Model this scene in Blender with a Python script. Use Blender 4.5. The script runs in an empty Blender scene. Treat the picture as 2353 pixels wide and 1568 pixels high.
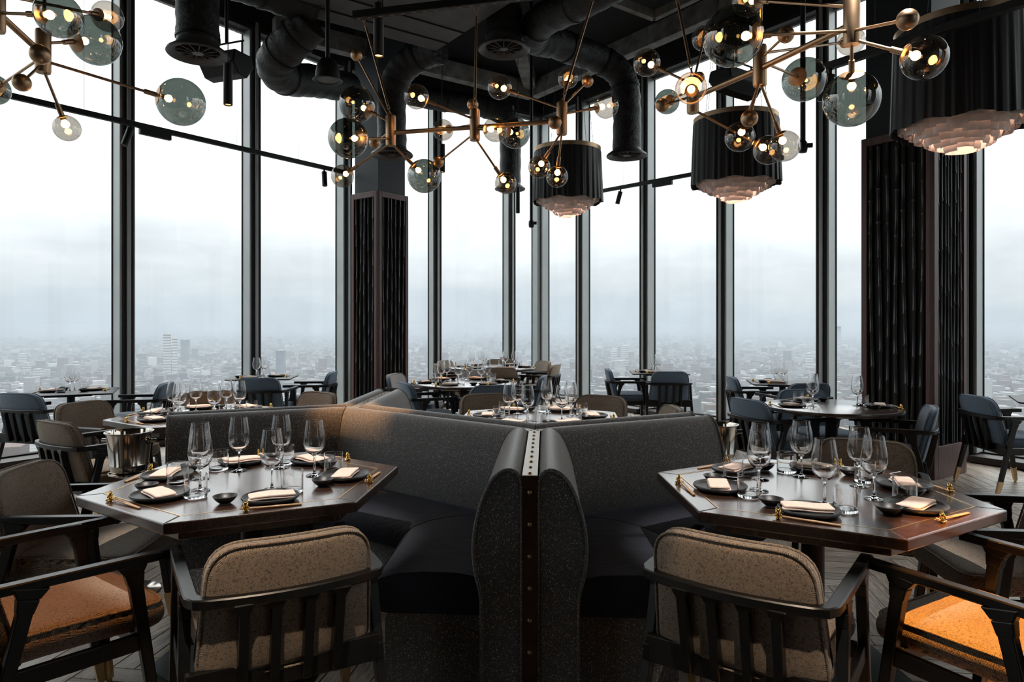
import bpy, math, random
from mathutils import Vector, Matrix
random.seed(7)
sc = bpy.context.scene
col = sc.collection
R = math.radians

# ------------------------------------------------------------------ camera
F, CX, HZ, H = 1569.0, 1176.5, 742.0, 1.43      # focal length, centre column, horizon row (pixels), eye height (m)
cam_d = bpy.data.cameras.new('camera'); cam_d.sensor_width = 36.0; cam_d.lens = 36.0 * F / 2353
cam_d.shift_y = (HZ - 784.0) / 2353; cam_d.clip_start = 0.05; cam_d.clip_end = 40000
cam = bpy.data.objects.new('camera', cam_d); col.objects.link(cam)
cam.location = (0, 0, H); cam.rotation_euler = (R(90), 0, 0)
sc.camera = cam

def at(u, v, z):                       # point at height z seen at pixel (u, v)
    Y = F * (H - z) / (v - HZ)
    return Vector(((u - CX) * Y / F, Y, z))
def atY(u, v, Y):                      # point at distance Y seen at pixel (u, v)
    return Vector(((u - CX) * Y / F, Y, H + (HZ - v) * Y / F))

# ------------------------------------------------------------------ render colour and light
sc.view_settings.view_transform = 'Standard'; sc.view_settings.look = 'None'
sc.view_settings.exposure = 1.9; sc.view_settings.gamma = 1.0; sc.view_settings.use_curve_mapping = False
cy = sc.cycles
cy.max_bounces = 12; cy.diffuse_bounces = 3; cy.glossy_bounces = 4; cy.transmission_bounces = 12
cy.use_adaptive_sampling = True; cy.adaptive_threshold = 0.025
cy.transparent_max_bounces = 24; cy.volume_bounces = 0
cy.sample_clamp_indirect = 4.0; cy.caustics_reflective = False; cy.caustics_refractive = False

# ------------------------------------------------------------------ node helpers
class NT:
    def __init__(s, tree): s.t = tree; s.n = tree.nodes; s.l = tree.links
    def new(s, typ, **kw):
        n = s.n.new(typ)
        for k, v in kw.items():
            if k.startswith('i_'):
                n.inputs[k[2:].replace('_', ' ')].default_value = v
            else: setattr(n, k, v)
        return n
    def link(s, a, b): s.l.new(a, b)
    def math(s, op, a, b=None, c=None):
        n = s.n.new('ShaderNodeMath'); n.operation = op
        for i, x in enumerate((a, b, c)):
            if x is None: continue
            if isinstance(x, (int, float)): n.inputs[i].default_value = x
            else: s.l.new(x, n.inputs[i])
        return n.outputs[0]
    def ramp(s, fac, stops, interp='LINEAR'):
        n = s.n.new('ShaderNodeValToRGB'); cr = n.color_ramp; cr.interpolation = interp
        while len(cr.elements) < len(stops): cr.elements.new(0.5)
        for e, (p, c) in zip(cr.elements, stops):
            e.position = p; e.color = (*c, 1) if len(c) == 3 else c
        s.l.new(fac, n.inputs[0]); return n.outputs[0]
    def mix(s, fac, a, b, blend='MIX'):
        n = s.n.new('ShaderNodeMix'); n.data_type = 'RGBA'; n.blend_type = blend
        for sock, x in ((n.inputs[0], fac), (n.inputs[6], a), (n.inputs[7], b)):
            if isinstance(x, (int, float)): sock.default_value = x
            elif isinstance(x, tuple): sock.default_value = (*x, 1) if len(x) == 3 else x
            else: s.l.new(x, sock)
        return n.outputs[2]
    def noise(s, scale, detail=3, vec=None, rough=0.5, dist=0.0):
        n = s.n.new('ShaderNodeTexNoise'); n.inputs['Scale'].default_value = scale
        n.inputs['Detail'].default_value = detail; n.inputs['Roughness'].default_value = rough
        n.inputs['Distortion'].default_value = dist
        if vec is not None: s.l.new(vec, n.inputs['Vector'])
        return n.outputs['Fac']
    def mapping(s, vec, scale=(1, 1, 1), rot=(0, 0, 0), loc=(0, 0, 0)):
        n = s.n.new('ShaderNodeMapping'); s.l.new(vec, n.inputs['Vector'])
        n.inputs['Scale'].default_value = scale; n.inputs['Rotation'].default_value = rot
        n.inputs['Location'].default_value = loc
        return n.outputs[0]
    def bump(s, height, strength=0.3, dist=0.01):
        n = s.n.new('ShaderNodeBump'); n.inputs['Strength'].default_value = strength
        n.inputs['Distance'].default_value = dist; s.l.new(height, n.inputs['Height'])
        return n.outputs[0]

def world():
    w = bpy.data.worlds.new('overcast_sky'); sc.world = w; w.use_nodes = True
    t = NT(w.node_tree); t.n.clear()
    tc = t.new('ShaderNodeTexCoord'); sep = t.new('ShaderNodeSeparateXYZ'); t.link(tc.outputs['Generated'], sep.inputs[0])
    # cloud banks: flattened towards the horizon
    m = t.mapping(tc.outputs['Generated'], scale=(2.2, 2.2, 9.0))
    c1 = t.noise(1.6, 5, m, 0.55)
    z = t.math('ADD', sep.outputs[2], t.math('MULTIPLY', t.math('SUBTRACT', c1, 0.5), 0.16))
    base = t.ramp(z, [(0.0, (0.195, 0.213, 0.233)), (0.03, (0.20, 0.217, 0.235)), (0.075, (0.245, 0.254, 0.264)), (0.15, (0.335, 0.34, 0.345)), (0.32, (.58, .58, .58)), (1, (1.1, 1.1, 1.1))])
    bg = t.new('ShaderNodeBackground'); t.link(base, bg.inputs[0]); bg.inputs[1].default_value = 1.0
    o = t.new('ShaderNodeOutputWorld'); t.link(bg.outputs[0], o.inputs[0])
world()

# ------------------------------------------------------------------ materials
M = {}
def principled(name, color=(.5, .5, .5), rough=.5, metal=0.0, spec=.5, coat=0.0, sheen=0.0, build=None):
    m = bpy.data.materials.new(name); m.use_nodes = True
    t = NT(m.node_tree); b = t.n['Principled BSDF']
    b.inputs['Base Color'].default_value = (*color, 1); b.inputs['Roughness'].default_value = rough
    b.inputs['Metallic'].default_value = metal; b.inputs['Specular IOR Level'].default_value = spec
    b.inputs['Coat Weight'].default_value = coat; b.inputs['Sheen Weight'].default_value = sheen
    if build: build(t, b)
    M[name] = m; return m
def objc(t): return t.new('ShaderNodeTexCoord').outputs['Object']

def b_var(c1, c2, scale, detail=3, rr=None, bump=0):
    def f(t, b):
        o = objc(t); n = t.noise(scale, detail, o)
        t.link(t.ramp(n, [(.35, c1), (.65, c2)]), b.inputs['Base Color'])
        if rr: t.link(t.math('MULTIPLY_ADD', n, rr[1] - rr[0], rr[0]), b.inputs['Roughness'])
        if bump: t.link(t.bump(n, bump, .004), b.inputs['Normal'])
    return f

def b_brown(t, b):                       # woven jacquard: short strokes in changing directions with dark flecks
    o = objc(t)
    cell = t.new('ShaderNodeTexVoronoi'); cell.inputs['Scale'].default_value = 70; t.link(o, cell.inputs['Vector'])
    sepc = t.new('ShaderNodeSeparateColor'); t.link(cell.outputs['Color'], sepc.inputs[0])
    ws = []
    for rot in ((0.3, 0.2, .78), (0.3, -.2, -.78), (0, .5, 0)):
        w = t.new('ShaderNodeTexWave'); w.inputs['Scale'].default_value = 125; w.inputs['Distortion'].default_value = 2.2; w.inputs['Detail'].default_value = 2
        w.inputs['Detail Scale'].default_value = 2
        t.link(t.mapping(o, rot=rot), w.inputs['Vector']); ws.append(w.outputs['Fac'])
    a = t.mix(t.math('GREATER_THAN', sepc.outputs[0], .45), ws[0], ws[1])
    a = t.mix(t.math('GREATER_THAN', sepc.outputs[1], .62), a, ws[2])
    fl = t.noise(130, 4, o, .75)
    big = t.noise(5, 2, o)
    c = t.ramp(a, [(.28, (.036, .029, .024)), (.58, (.52, .395, .285))])
    c = t.mix(t.ramp(fl, [(.50, (0, 0, 0)), (.66, (.9, .9, .9))]), c, (.028, .024, .022))
    c = t.mix(t.ramp(big, [(.35, (0, 0, 0)), (.7, (.35, .35, .35))]), c, (.11, .085, .065))
    t.link(c, b.inputs['Base Color'])
    t.link(t.bump(a, .25, .002), b.inputs['Normal'])
principled('brown_fabric', rough=.85, sheen=.3, build=b_brown)
def b_blue(t, b):
    o = objc(t); n = t.noise(420, 2, o); g = t.noise(8, 2, o)
    c = t.ramp(n, [(.3, (.06, .10, .15)), (.7, (.18, .255, .345))])
    c = t.mix(t.ramp(g, [(.4, (0, 0, 0)), (.7, (.4, .4, .4))]), c, (.085, .13, .185))
    t.link(c, b.inputs['Base Color']); t.link(t.bump(n, .3, .002), b.inputs['Normal'])
principled('blue_fabric', rough=.85, sheen=.35, build=b_blue)
def b_speckle(t, b):
    o = objc(t)
    v = t.new('ShaderNodeTexVoronoi'); v.inputs['Scale'].default_value = 300; v.inputs['Randomness'].default_value = 1
    t.link(t.mapping(o, scale=(1, 1, .55)), v.inputs['Vector'])
    sp = t.new('ShaderNodeSeparateColor'); t.link(v.outputs['Color'], sp.inputs[0])
    thr = t.math('MULTIPLY', t.math('POWER', sp.outputs[0], 1.4), .42)
    m = t.math('LESS_THAN', v.outputs['Distance'], thr)
    f = t.noise(520, 2, o)
    c = t.ramp(f, [(.3, (.04, .041, .044)), (.7, (.15, .153, .16))])
    c = t.mix(m, c, t.ramp(sp.outputs[1], [(0, (.5, .45, .37)), (1, (.95, .88, .77))]))
    t.link(c, b.inputs['Base Color']); t.link(t.bump(f, .35, .003), b.inputs['Normal'])
principled('speckled_fabric', rough=.9, sheen=1.0, build=b_speckle)
def b_velvet(t, b):
    o = objc(t); n = t.noise(6, 3, o, .6); w = t.noise(3.0, 3, t.mapping(o, scale=(1, 7, 1)), .5, .8)
    t.link(t.ramp(n, [(.3, (.004, .005, .010)), (.75, (.014, .018, .036))]), b.inputs['Base Color'])
    t.link(t.bump(t.ramp(w, [(.42, (0, 0, 0)), (.5, (1, 1, 1)), (.58, (.3, .3, .3))]), .18, .012), b.inputs['Normal'])
    b.inputs['Sheen Tint'].default_value = (.35, .42, .6, 1); b.inputs['Sheen Roughness'].default_value = .35
principled('navy_velvet', rough=.8, sheen=.12, build=b_velvet)
principled('black_wood', (.012, .011, .011), .38, build=b_var((.004, .004, .004), (.007, .0067, .0067), 30, rr=(.3, .42)))
def b_table(t, b):
    o = objc(t)
    m = t.mapping(o, scale=(4, 26, 4), rot=(0, 0, .5)); n = t.noise(2.2, 5, m, .6, .8); p = t.noise(9, 4, t.mapping(o, scale=(3, 40, 60), rot=(0, 0, .5)), .7)
    c = t.ramp(n, [(.25, (.030, .013, .008)), (.55, (.058, .026, .015)), (.8, (.085, .040, .024))])
    c = t.mix(t.ramp(p, [(.5, (0, 0, 0)), (.6, (.85, .85, .85))]), c, (.012, .006, .004))
    t.link(c, b.inputs['Base Color']); t.link(t.math('MULTIPLY_ADD', n, .1, .2), b.inputs['Roughness'])
    t.link(t.bump(p, .2, .003), b.inputs['Normal'])
principled('dark_oak', rough=.28, coat=1.0, spec=.6, build=b_table)
M['dark_oak'].node_tree.nodes['Principled BSDF'].inputs['Coat Roughness'].default_value = .14
principled('brass', (.53, .37, .24), .4, 1.0, build=b_var((.50, .345, .215), (.57, .40, .26), 14, rr=(.36, .46)))
principled('polished_gold', (.95, .62, .17), .12, 1.0, build=b_var((.92, .58, .15), (.98, .66, .2), 30))
principled('brass_inlay', (.72, .50, .27), .3, 1.0, build=b_var((.68, .46, .24), (.76, .54, .3), 20))
principled('satin_steel_cap', (.74, .70, .64), .33, 1.0, build=b_var((.7, .66, .6), (.78, .74, .68), 18, rr=(.28, .38)))
principled('bronze_plate', (.10, .055, .04), .38, .7, build=b_var((.085, .045, .033), (.12, .066, .048), 9, rr=(.3, .45)))
principled('black_ceramic', (.018, .019, .020), .42, build=b_var((.013, .014, .015), (.026, .027, .028), 40, rr=(.34, .5)))
principled('napkin_linen', (.80, .60, .50), .85, sheen=.2, build=b_var((.76, .565, .465), (.84, .645, .55), 60, bump=.05))
principled('bamboo_chopstick', (.46, .27, .13), .5, build=b_var((.40, .23, .11), (.53, .33, .17), 70))
principled('black_metal', (.015, .016, .017), .45, .3, build=b_var((.012, .013, .014), (.02, .021, .022), 20, rr=(.38, .52)))
principled('teal_grey_plate', (.03, .04, .043), .42, .5, build=b_var((.024, .033, .036), (.038, .048, .051), 16, rr=(.36, .48)))
principled('black_paint', (.008, .008, .009), .7, build=b_var((.006, .006, .007), (.012, .012, .013), 4))
principled('ceiling_black', (.006, .006, .0065), .85, build=b_var((.004, .004, .005), (.009, .009, .01), 2))
principled('grey_beam', (.105, .108, .11), .65, build=b_var((.17, .175, .178), (.34, .345, .345), 7, 5))
principled('plenum_grey', (.045, .046, .05), .6, build=b_var((.10, .103, .11), (.13, .133, .14), 5))
principled('column_paint', (.032, .038, .047), .6, build=b_var((.028, .033, .042), (.037, .044, .053), 3))
def b_redwood(t, b):
    o = objc(t); n = t.noise(3, 4, t.mapping(o, scale=(14, 14, 1.2)), .6, .5)
    t.link(t.ramp(n, [(.25, (.085, .040, .036)), (.75, (.17, .088, .078))]), b.inputs['Base Color'])
principled('red_brown_wood', rough=.42, build=b_redwood)
principled('black_bamboo', (.03, .032, .034), .3, build=b_var((.028, .03, .032), (.04, .042, .044), 3, rr=(.16, .22)))
def b_duct(t, b):
    o = objc(t); n = t.noise(16, 5, o, .65, 1.4)
    t.link(t.ramp(n, [(.3, (.010, .010, .011)), (.8, (.026, .026, .028))]), b.inputs['Base Color'])
    t.link(t.bump(n, .8, .02), b.inputs['Normal'])
principled('black_duct_wrap', rough=.4, build=b_duct)
principled('diffuser_grey', (.05, .05, .052), .42, .4, build=b_var((.10, .10, .104), (.14, .14, .144), 12))
principled('window_alloy', (.46, .49, .49), .4, .3, build=b_var((.43, .46, .46), (.49, .52, .52), 2.5, rr=(.36, .48)))
principled('window_alloy_dark', (.055, .056, .058), .45, .4, build=b_var((.048, .049, .051), (.064, .065, .067), 2))
principled('window_brown', (.040, .030, .028), .5, build=b_var((.034, .025, .023), (.048, .037, .034), 3))
principled('rubber_black', (.004, .004, .005), .7, build=b_var((.003, .003, .004), (.006, .006, .007), 8))
principled('polished_steel', (.62, .57, .51), .1, 1.0, build=b_var((.6, .55, .49), (.64, .59, .53), 5))
def b_oak(t, b):
    o = objc(t)
    geo = t.new('ShaderNodeObjectInfo'); isl = t.new('ShaderNodeNewGeometry')
    rnd = t.math('FRACT', t.math('ADD', geo.outputs['Random'], isl.outputs['Random Per Island']))
    off = t.new('ShaderNodeCombineXYZ'); t.link(t.math('MULTIPLY', rnd, 37.0), off.inputs[0]); t.link(t.math('MULTIPLY', rnd, 11.0), off.inputs[1])
    uv = t.new('ShaderNodeTexCoord').outputs['UV']
    add = t.new('ShaderNodeVectorMath'); add.operation = 'ADD'; t.link(uv, add.inputs[0]); t.link(off.outputs[0], add.inputs[1])
    g = t.noise(3.0, 5, t.mapping(add.outputs[0], scale=(2.0, 22, 1)), .62, 1.1)
    base = t.ramp(rnd, [(0, (.34, .265, .20)), (.4, (.50, .405, .315)), (.75, (.60, .495, .395)), (1, (.43, .34, .26))])
    c = t.mix(t.ramp(g, [(.35, (.75, .75, .75)), (.62, (0, 0, 0))]), base, (.055, .04, .031))
    t.link(c, b.inputs['Base Color']); t.link(t.math('MULTIPLY_ADD', g, .2, .3), b.inputs['Roughness'])
    t.link(t.bump(g, .1, .002), b.inputs['Normal'])
principled('oak_parquet', rough=.4, build=b_oak)
principled('floor_gap', (.018, .014, .011), .8, build=b_var((.014, .011, .009), (.022, .017, .014), 6))
def b_shade(t, b):
    o = objc(t); n = t.noise(300, 2, o)
    t.link(t.ramp(n, [(.3, (.004, .004, .006)), (.7, (.013, .013, .017))]), b.inputs['Base Color'])
principled('black_chiffon', rough=.5, sheen=.2, build=b_shade)
def b_petal(t, b):
    o = objc(t); n = t.noise(12, 3, o)
    t.link(t.ramp(n, [(.3, (.86, .77, .74)), (.7, (.93, .87, .85))]), b.inputs['Base Color'])
    b.inputs['Transmission Weight'].default_value = 0
    b.inputs['Subsurface Weight'].default_value = 0
principled('parchment_petal', rough=.8, build=b_petal)
principled('dark_brown_wall', (.03, .022, .018), .7, build=b_var((.024, .018, .015), (.04, .03, .024), 3))
principled('orange_ply', (.16, .06, .025), .7, build=b_var((.12, .045, .02), (.2, .08, .035), 6))

def glass(name, tint, refl=0.0, ior=1.5, rough=0.0, edge=None, pw=5.0):
    """thin clear shell: passes light straight through, reflects by Fresnel"""
    m = bpy.data.materials.new(name); m.use_nodes = True; t = NT(m.node_tree); t.n.clear()
    o = t.new('ShaderNodeOutputMaterial'); tr = t.new('ShaderNodeBsdfTransparent'); gl = t.new('ShaderNodeBsdfGlossy')
    gl.inputs['Roughness'].default_value = rough
    oc = objc(t); n = t.noise(2.0, 2, oc)
    lo = tuple(x * .97 for x in tint)
    base = t.ramp(n, [(.3, lo), (.7, tint)])
    lw = t.new('ShaderNodeLayerWeight'); lw.inputs['Blend'].default_value = .25
    if edge:
        base = t.mix(t.math('POWER', lw.outputs['Facing'], 2.5), base, edge)
    t.link(base, tr.inputs[0])
    f0 = ((ior - 1) / (ior + 1)) ** 2 + refl
    fac = t.math('MULTIPLY_ADD', t.math('POWER', lw.outputs['Facing'], pw), 1 - f0, f0)
    mx = t.new('ShaderNodeMixShader'); t.link(fac, mx.inputs[0]); t.link(tr.outputs[0], mx.inputs[1]); t.link(gl.outputs[0], mx.inputs[2])
    t.link(mx.outputs[0], o.inputs[0]); M[name] = m
glass('window_glass', (.96, .985, .985), 0.0, 1.35)
glass('clear_crystal', (.99, .993, .993), .05, 1.5, 0, (.93, .94, .945), 2.2)
glass('smoked_globe', (.315, .35, .33), .2, 1.6, 0, (.22, .245, .235), 3)
glass('amber_globe', (.64, .61, .57), .13, 1.55, 0, (.36, .34, .31), 3)

def emitter(name, color, strength):
    m = bpy.data.materials.new(name); m.use_nodes = True; t = NT(m.node_tree); t.n.clear()
    o = t.new('ShaderNodeOutputMaterial'); e = t.new('ShaderNodeEmission')
    n = t.noise(30, 2, objc(t))
    t.link(t.ramp(n, [(.3, tuple(x * .92 for x in color)), (.7, color)]), e.inputs[0]); e.inputs[1].default_value = strength
    t.link(e.outputs[0], o.inputs[0]); M[name] = m
def real_glass(name, color, ior):
    m = bpy.data.materials.new(name); m.use_nodes = True; t = NT(m.node_tree); t.n.clear()
    o = t.new('ShaderNodeOutputMaterial'); g_ = t.new('ShaderNodeBsdfGlass'); g_.inputs['IOR'].default_value = ior; g_.inputs['Roughness'].default_value = 0
    n = t.noise(3, 2, objc(t)); t.link(t.ramp(n, [(.3, tuple(x * .99 for x in color)), (.7, color)]), g_.inputs['Color'])
    t.link(g_.outputs[0], o.inputs[0]); M[name] = m
real_glass('clear_crystal', (1, 1, 1), 1.47)
emitter('warm_bulb', (1.0, .46, .13), 15)
emitter('spot_lens', (1.0, .48, .10), 2.4)
emitter('green_led', (.1, 1, .2), 3)

# ------------------------------------------------------------------ mesh helpers
class MB:
    def __init__(s): s.v = []; s.f = []; s.uv = None
    def add(s, vs, fs):
        o = len(s.v); s.v += [tuple(x) for x in vs]; s.f += [tuple(i + o for i in f) for f in fs]; return s
    def box(s, c, size, rz=0, M4=None):
        x, y, z = size[0] / 2, size[1] / 2, size[2] / 2; cs, sn = math.cos(rz), math.sin(rz)
        vs = []
        for dz in (-z, z):
            for dx, dy in ((-x, -y), (x, -y), (x, y), (-x, y)):
                p = Vector((c[0] + dx * cs - dy * sn, c[1] + dx * sn + dy * cs, c[2] + dz))
                vs.append(M4 @ p if M4 else p)
        return s.add(vs, [(3, 2, 1, 0), (4, 5, 6, 7), (0, 1, 5, 4), (1, 2, 6, 5), (2, 3, 7, 6), (3, 0, 4, 7)])
    def beam(s, p, q, w, d, w2=None, d2=None, up=(0, 0, 1)):
        """rectangular bar from p to q, w across, d along 'up' side"""
        p, q = Vector(p), Vector(q); a = (q - p).normalized(); up = Vector(up)
        if abs(a.dot(up)) > .98: up = Vector((0, 1, 0))
        x = a.cross(up).normalized(); y = x.cross(a).normalized()
        w2 = w if w2 is None else w2; d2 = d if d2 is None else d2
        vs = [p + x * sx * w / 2 + y * sy * d / 2 for sx, sy in ((-1, -1), (1, -1), (1, 1), (-1, 1))]
        vs += [q + x * sx * w2 / 2 + y * sy * d2 / 2 for sx, sy in ((-1, -1), (1, -1), (1, 1), (-1, 1))]
        return s.add(vs, [(0, 1, 2, 3), (7, 6, 5, 4), (1, 0, 4, 5), (2, 1, 5, 6), (3, 2, 6, 7), (0, 3, 7, 4)])
    def cyl(s, p, q, r, r2=None, n=16, cap=True):
        p, q = Vector(p), Vector(q); r2 = r if r2 is None else r2; a = (q - p).normalized()
        up = Vector((0, 0, 1)) if abs(a.z) < .95 else Vector((1, 0, 0))
        x = a.cross(up).normalized(); y = a.cross(x)
        vs = []
        for c, rr in ((p, r), (q, r2)):
            for i in range(n):
                t = 2 * math.pi * i / n; vs.append(c + x * math.cos(t) * rr + y * math.sin(t) * rr)
        fs = [((i + 1) % n, i, n + i, n + (i + 1) % n) for i in range(n)]
        if cap: fs += [tuple(range(n)), tuple(range(2 * n - 1, n - 1, -1))]
        return s.add(vs, fs)
    def lathe(s, prof, n=24, c=(0, 0, 0), axis=None):
        vs = []; fs = []; k = len(prof)
        X, Y, Z = Vector((1, 0, 0)), Vector((0, 1, 0)), Vector((0, 0, 1))
        if axis is not None:
            Z = Vector(axis).normalized(); up = Vector((0, 0, 1)) if abs(Z.z) < .95 else Vector((1, 0, 0))
            X = Z.cross(up).normalized(); Y = Z.cross(X)
        c = Vector(c)
        for r, z in prof:
            for i in range(n):
                t = 2 * math.pi * i / n; vs.append(c + X * (math.cos(t) * r) + Y * (math.sin(t) * r) + Z * z)
        for j in range(k - 1):
            for i in range(n):
                a, b2 = j * n + i, j * n + (i + 1) % n
                fs.append((a, b2, b2 + n, a + n))
        return s.add(vs, fs)
    def sphere(s, c, r, n=20, m=12, sc=(1, 1, 1)):
        prof = [(max(1e-5, math.sin(math.pi * j / m)), -math.cos(math.pi * j / m)) for j in range(m + 1)]
        vs = []; fs = []
        for rr, z in prof:
            for i in range(n):
                t = 2 * math.pi * i / n
                vs.append((c[0] + r * sc[0] * rr * math.cos(t), c[1] + r * sc[1] * rr * math.sin(t), c[2] + r * sc[2] * z))
        for j in range(m):
            for i in range(n):
                a, b2 = j * n + i, j * n + (i + 1) % n; fs.append((a, b2, b2 + n, a + n))
        return s.add(vs, fs)
    def tube(s, path, r, n=12, cap=True):
        path = [Vector(p) for p in path]; k = len(path); rs = r if isinstance(r, (list, tuple)) else [r] * k
        vs = []; fs = []; prevx = None
        for i, p in enumerate(path):
            a = (path[min(i + 1, k - 1)] - path[max(i - 1, 0)]).normalized()
            if prevx is None:
                up = Vector((0, 0, 1)) if abs(a.z) < .9 else Vector((1, 0, 0)); x = a.cross(up).normalized()
            else: x = (prevx - a * prevx.dot(a)).normalized()
            prevx = x; y = a.cross(x)
            for j in range(n):
                t = 2 * math.pi * j / n; vs.append(p + (x * math.cos(t) + y * math.sin(t)) * rs[i])
        for i in range(k - 1):
            for j in range(n):
                a, b2 = i * n + j, i * n + (j + 1) % n; fs.append((b2, a, a + n, b2 + n))
        if cap: fs += [tuple(range(n)), tuple(range(k * n - 1, k * n - n - 1, -1))]
        return s.add(vs, fs)
    def prism(s, poly, z0, z1):
        n = len(poly); vs = [(x, y, z0) for x, y in poly] + [(x, y, z1) for x, y in poly]
        fs = [tuple(range(n - 1, -1, -1)), tuple(range(n, 2 * n))] + [(i, (i + 1) % n, n + (i + 1) % n, n + i) for i in range(n)]
        return s.add(vs, fs)
    def sweep(s, path, section, closed=False, up=(0, 0, 1)):
        """section: list of (side, height) swept along a path lying level"""
        path = [Vector(p) for p in path]; k = len(path); m = len(section); vs = []; fs = []; up = Vector(up)
        for i, p in enumerate(path):
            a0 = path[i] - path[i - 1] if i > 0 or closed else path[1] - path[0]
            a1 = path[(i + 1) % k] - path[i] if i < k - 1 or closed else path[-1] - path[-2]
            a = (a0.normalized() + a1.normalized()).normalized(); x = a.cross(up).normalized()
            for sx, sz in section: vs.append(p + x * sx + up * sz)
        for i in range(k if closed else k - 1):
            for j in range(m):
                a, b2 = i * m + j, i * m + (j + 1) % m; c, d = ((i + 1) % k) * m + j, ((i + 1) % k) * m + (j + 1) % m
                fs.append((a, b2, d, c))
        if not closed: fs += [tuple(range(m - 1, -1, -1)), tuple((k - 1) * m + j for j in range(m))]
        return s.add(vs, fs)
    def cushion(s, outline, T, rr, fn, bulge=0.0, steps=4, inner=(.8, .6, .4, .2)):
        """soft pad over a 2D outline; fn maps (a, b, t) to a point"""
        n = len(outline); ca = sum(p[0] for p in outline) / n; cb = sum(p[1] for p in outline) / n
        def ring(ins, sc_, t):
            out = []
            for a, b2 in outline:
                dx, dy = ca - a, cb - b2; L = math.hypot(dx, dy) or 1
                k = min(1, ins / L); a2, b3 = a + dx * k, b2 + dy * k
                out.append(fn(ca + (a2 - ca) * sc_, cb + (b3 - cb) * sc_, t))
            return out
        rings = []
        for i in range(steps + 1):
            an = math.pi / 2 * i / steps
            rings.append((rr * (1 - math.sin(math.pi / 2 - an)), 1.0, (T / 2 - rr) + rr * math.sin(an)))
        for q in inner: rings.append((rr, q, T / 2 + bulge * (1 - q * q)))
        vs = []; fs = []
        for sgn in (1, -1):
            o = len(vs)
            for ins, q, t in rings: vs += ring(ins, q, t * sgn)
            vs.append(fn(ca, cb, (T / 2 + bulge) * sgn)); K = len(rings)
            for j in range(K - 1):
                for i in range(n):
                    a, b2 = o + j * n + i, o + j * n + (i + 1) % n
                    f = (a, b2, b2 + n, a + n); fs.append(f if sgn > 0 else f[::-1])
            for i in range(n):
                f = (o + (K - 1) * n + i, o + (K - 1) * n + (i + 1) % n, o + K * n); fs.append(f if sgn > 0 else f[::-1])
        o2 = len(rings) * n + 1
        for i in range(n): fs.append((i, o2 + i, o2 + (i + 1) % n, (i + 1) % n))
        return s.add(vs, fs)
    def mesh(s, name, mat, smooth=35, base=None):
        me = bpy.data.meshes.new(name)
        vs = s.v if base is None else [(x - base[0], y - base[1], z - base[2]) for x, y, z in s.v]
        me.from_pydata(vs, [], s.f); me.materials.append(M[mat])
        if s.uv:
            l = me.uv_layers.new(name='UVMap'); i = 0
            for p in me.polygons:
                for li in p.loop_indices: l.data[li].uv = s.uv[me.loops[li].vertex_index]
        if smooth:
            me.polygons.foreach_set('use_smooth', [True] * len(me.polygons)); me.set_sharp_from_angle(angle=R(smooth))
        me.update(); return me
    def build(s, name, mat, parent=None, smooth=35, bevel=0, world=False):
        base = None
        if world and parent is not None: base = world_loc(parent)
        o = bpy.data.objects.new(name, s.mesh(name, mat, smooth, base)); col.objects.link(o)
        if parent is not None: o.parent = parent
        if bevel:
            b = o.modifiers.new('bevel', 'BEVEL'); b.width = bevel; b.segments = 2; b.limit_method = 'ANGLE'; b.angle_limit = R(40)
        return o
def world_loc(o):
    p = Vector((0, 0, 0))
    while o is not None: p += Vector(o.location); o = o.parent
    return p
def tag(o, label=None, cat=None, group=None, kind=None):
    if label: o['label'] = label
    if cat: o['category'] = cat
    if group: o['group'] = group
    if kind: o['kind'] = kind
    return o
def thing(name, label, cat, loc=(0, 0, 0), rz=0, group=None):
    o = bpy.data.objects.new(name, None); col.objects.link(o); o.empty_display_size = .1
    o.location = loc; o.rotation_euler = (0, 0, rz)
    return tag(o, label, cat, group)
kids = {}
def children(o):
    return list(o.children)
def copy_tree(o, parent=None):
    c = o.copy(); col.objects.link(c); c.parent = parent
    for ch in children(o): copy_tree(ch, c)
    return c
def struct(o): o['kind'] = 'structure'; return o
def rrect(w0, w1, h0, h1, rad, n=6):
    """outline with bottom half-width w0 (at h0), top half-width w1 (at h1), rounded corners"""
    cs = [(-w0, h0), (w0, h0), (w1, h1), (-w1, h1)]; out = []
    rads = rad if isinstance(rad, (list, tuple)) else [rad] * 4
    for i in range(4):
        p = Vector((cs[i][0], cs[i][1])); a = Vector(cs[i - 1]); b = Vector(cs[(i + 1) % 4])
        da, db = (a - p).normalized(), (b - p).normalized(); r = rads[i]
        p0, p1 = p + da * r, p + db * r
        for k in range(n + 1):
            t = k / n; q = p0 * (1 - t) ** 2 + p * 2 * t * (1 - t) + p1 * t * t; out.append((q.x, q.y))
    return out
def densify(o, step=.06):
    out = []
    for i, p in enumerate(o):
        q = o[(i + 1) % len(o)]; L = math.hypot(q[0] - p[0], q[1] - p[1]); k = max(1, int(L / step))
        for j in range(k): out.append((p[0] + (q[0] - p[0]) * j / k, p[1] + (q[1] - p[1]) * j / k))
    return out
def light(name, typ, loc, power, color, parent=None, size=.03, spot=None, blend=.4, target=None):
    d = bpy.data.lights.new(name, typ); d.energy = power; d.color = color; d.shadow_soft_size = size
    if typ == 'SPOT': d.spot_size = R(spot); d.spot_blend = blend
    o = bpy.data.objects.new(name, d); col.objects.link(o)
    o.location = loc
    if target is not None: o.rotation_euler = (Vector(target) - Vector(loc)).to_track_quat('-Z', 'Y').to_euler()
    if parent is not None: o.parent = parent; o.location = Vector(loc) - world_loc(parent)
    return o

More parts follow.
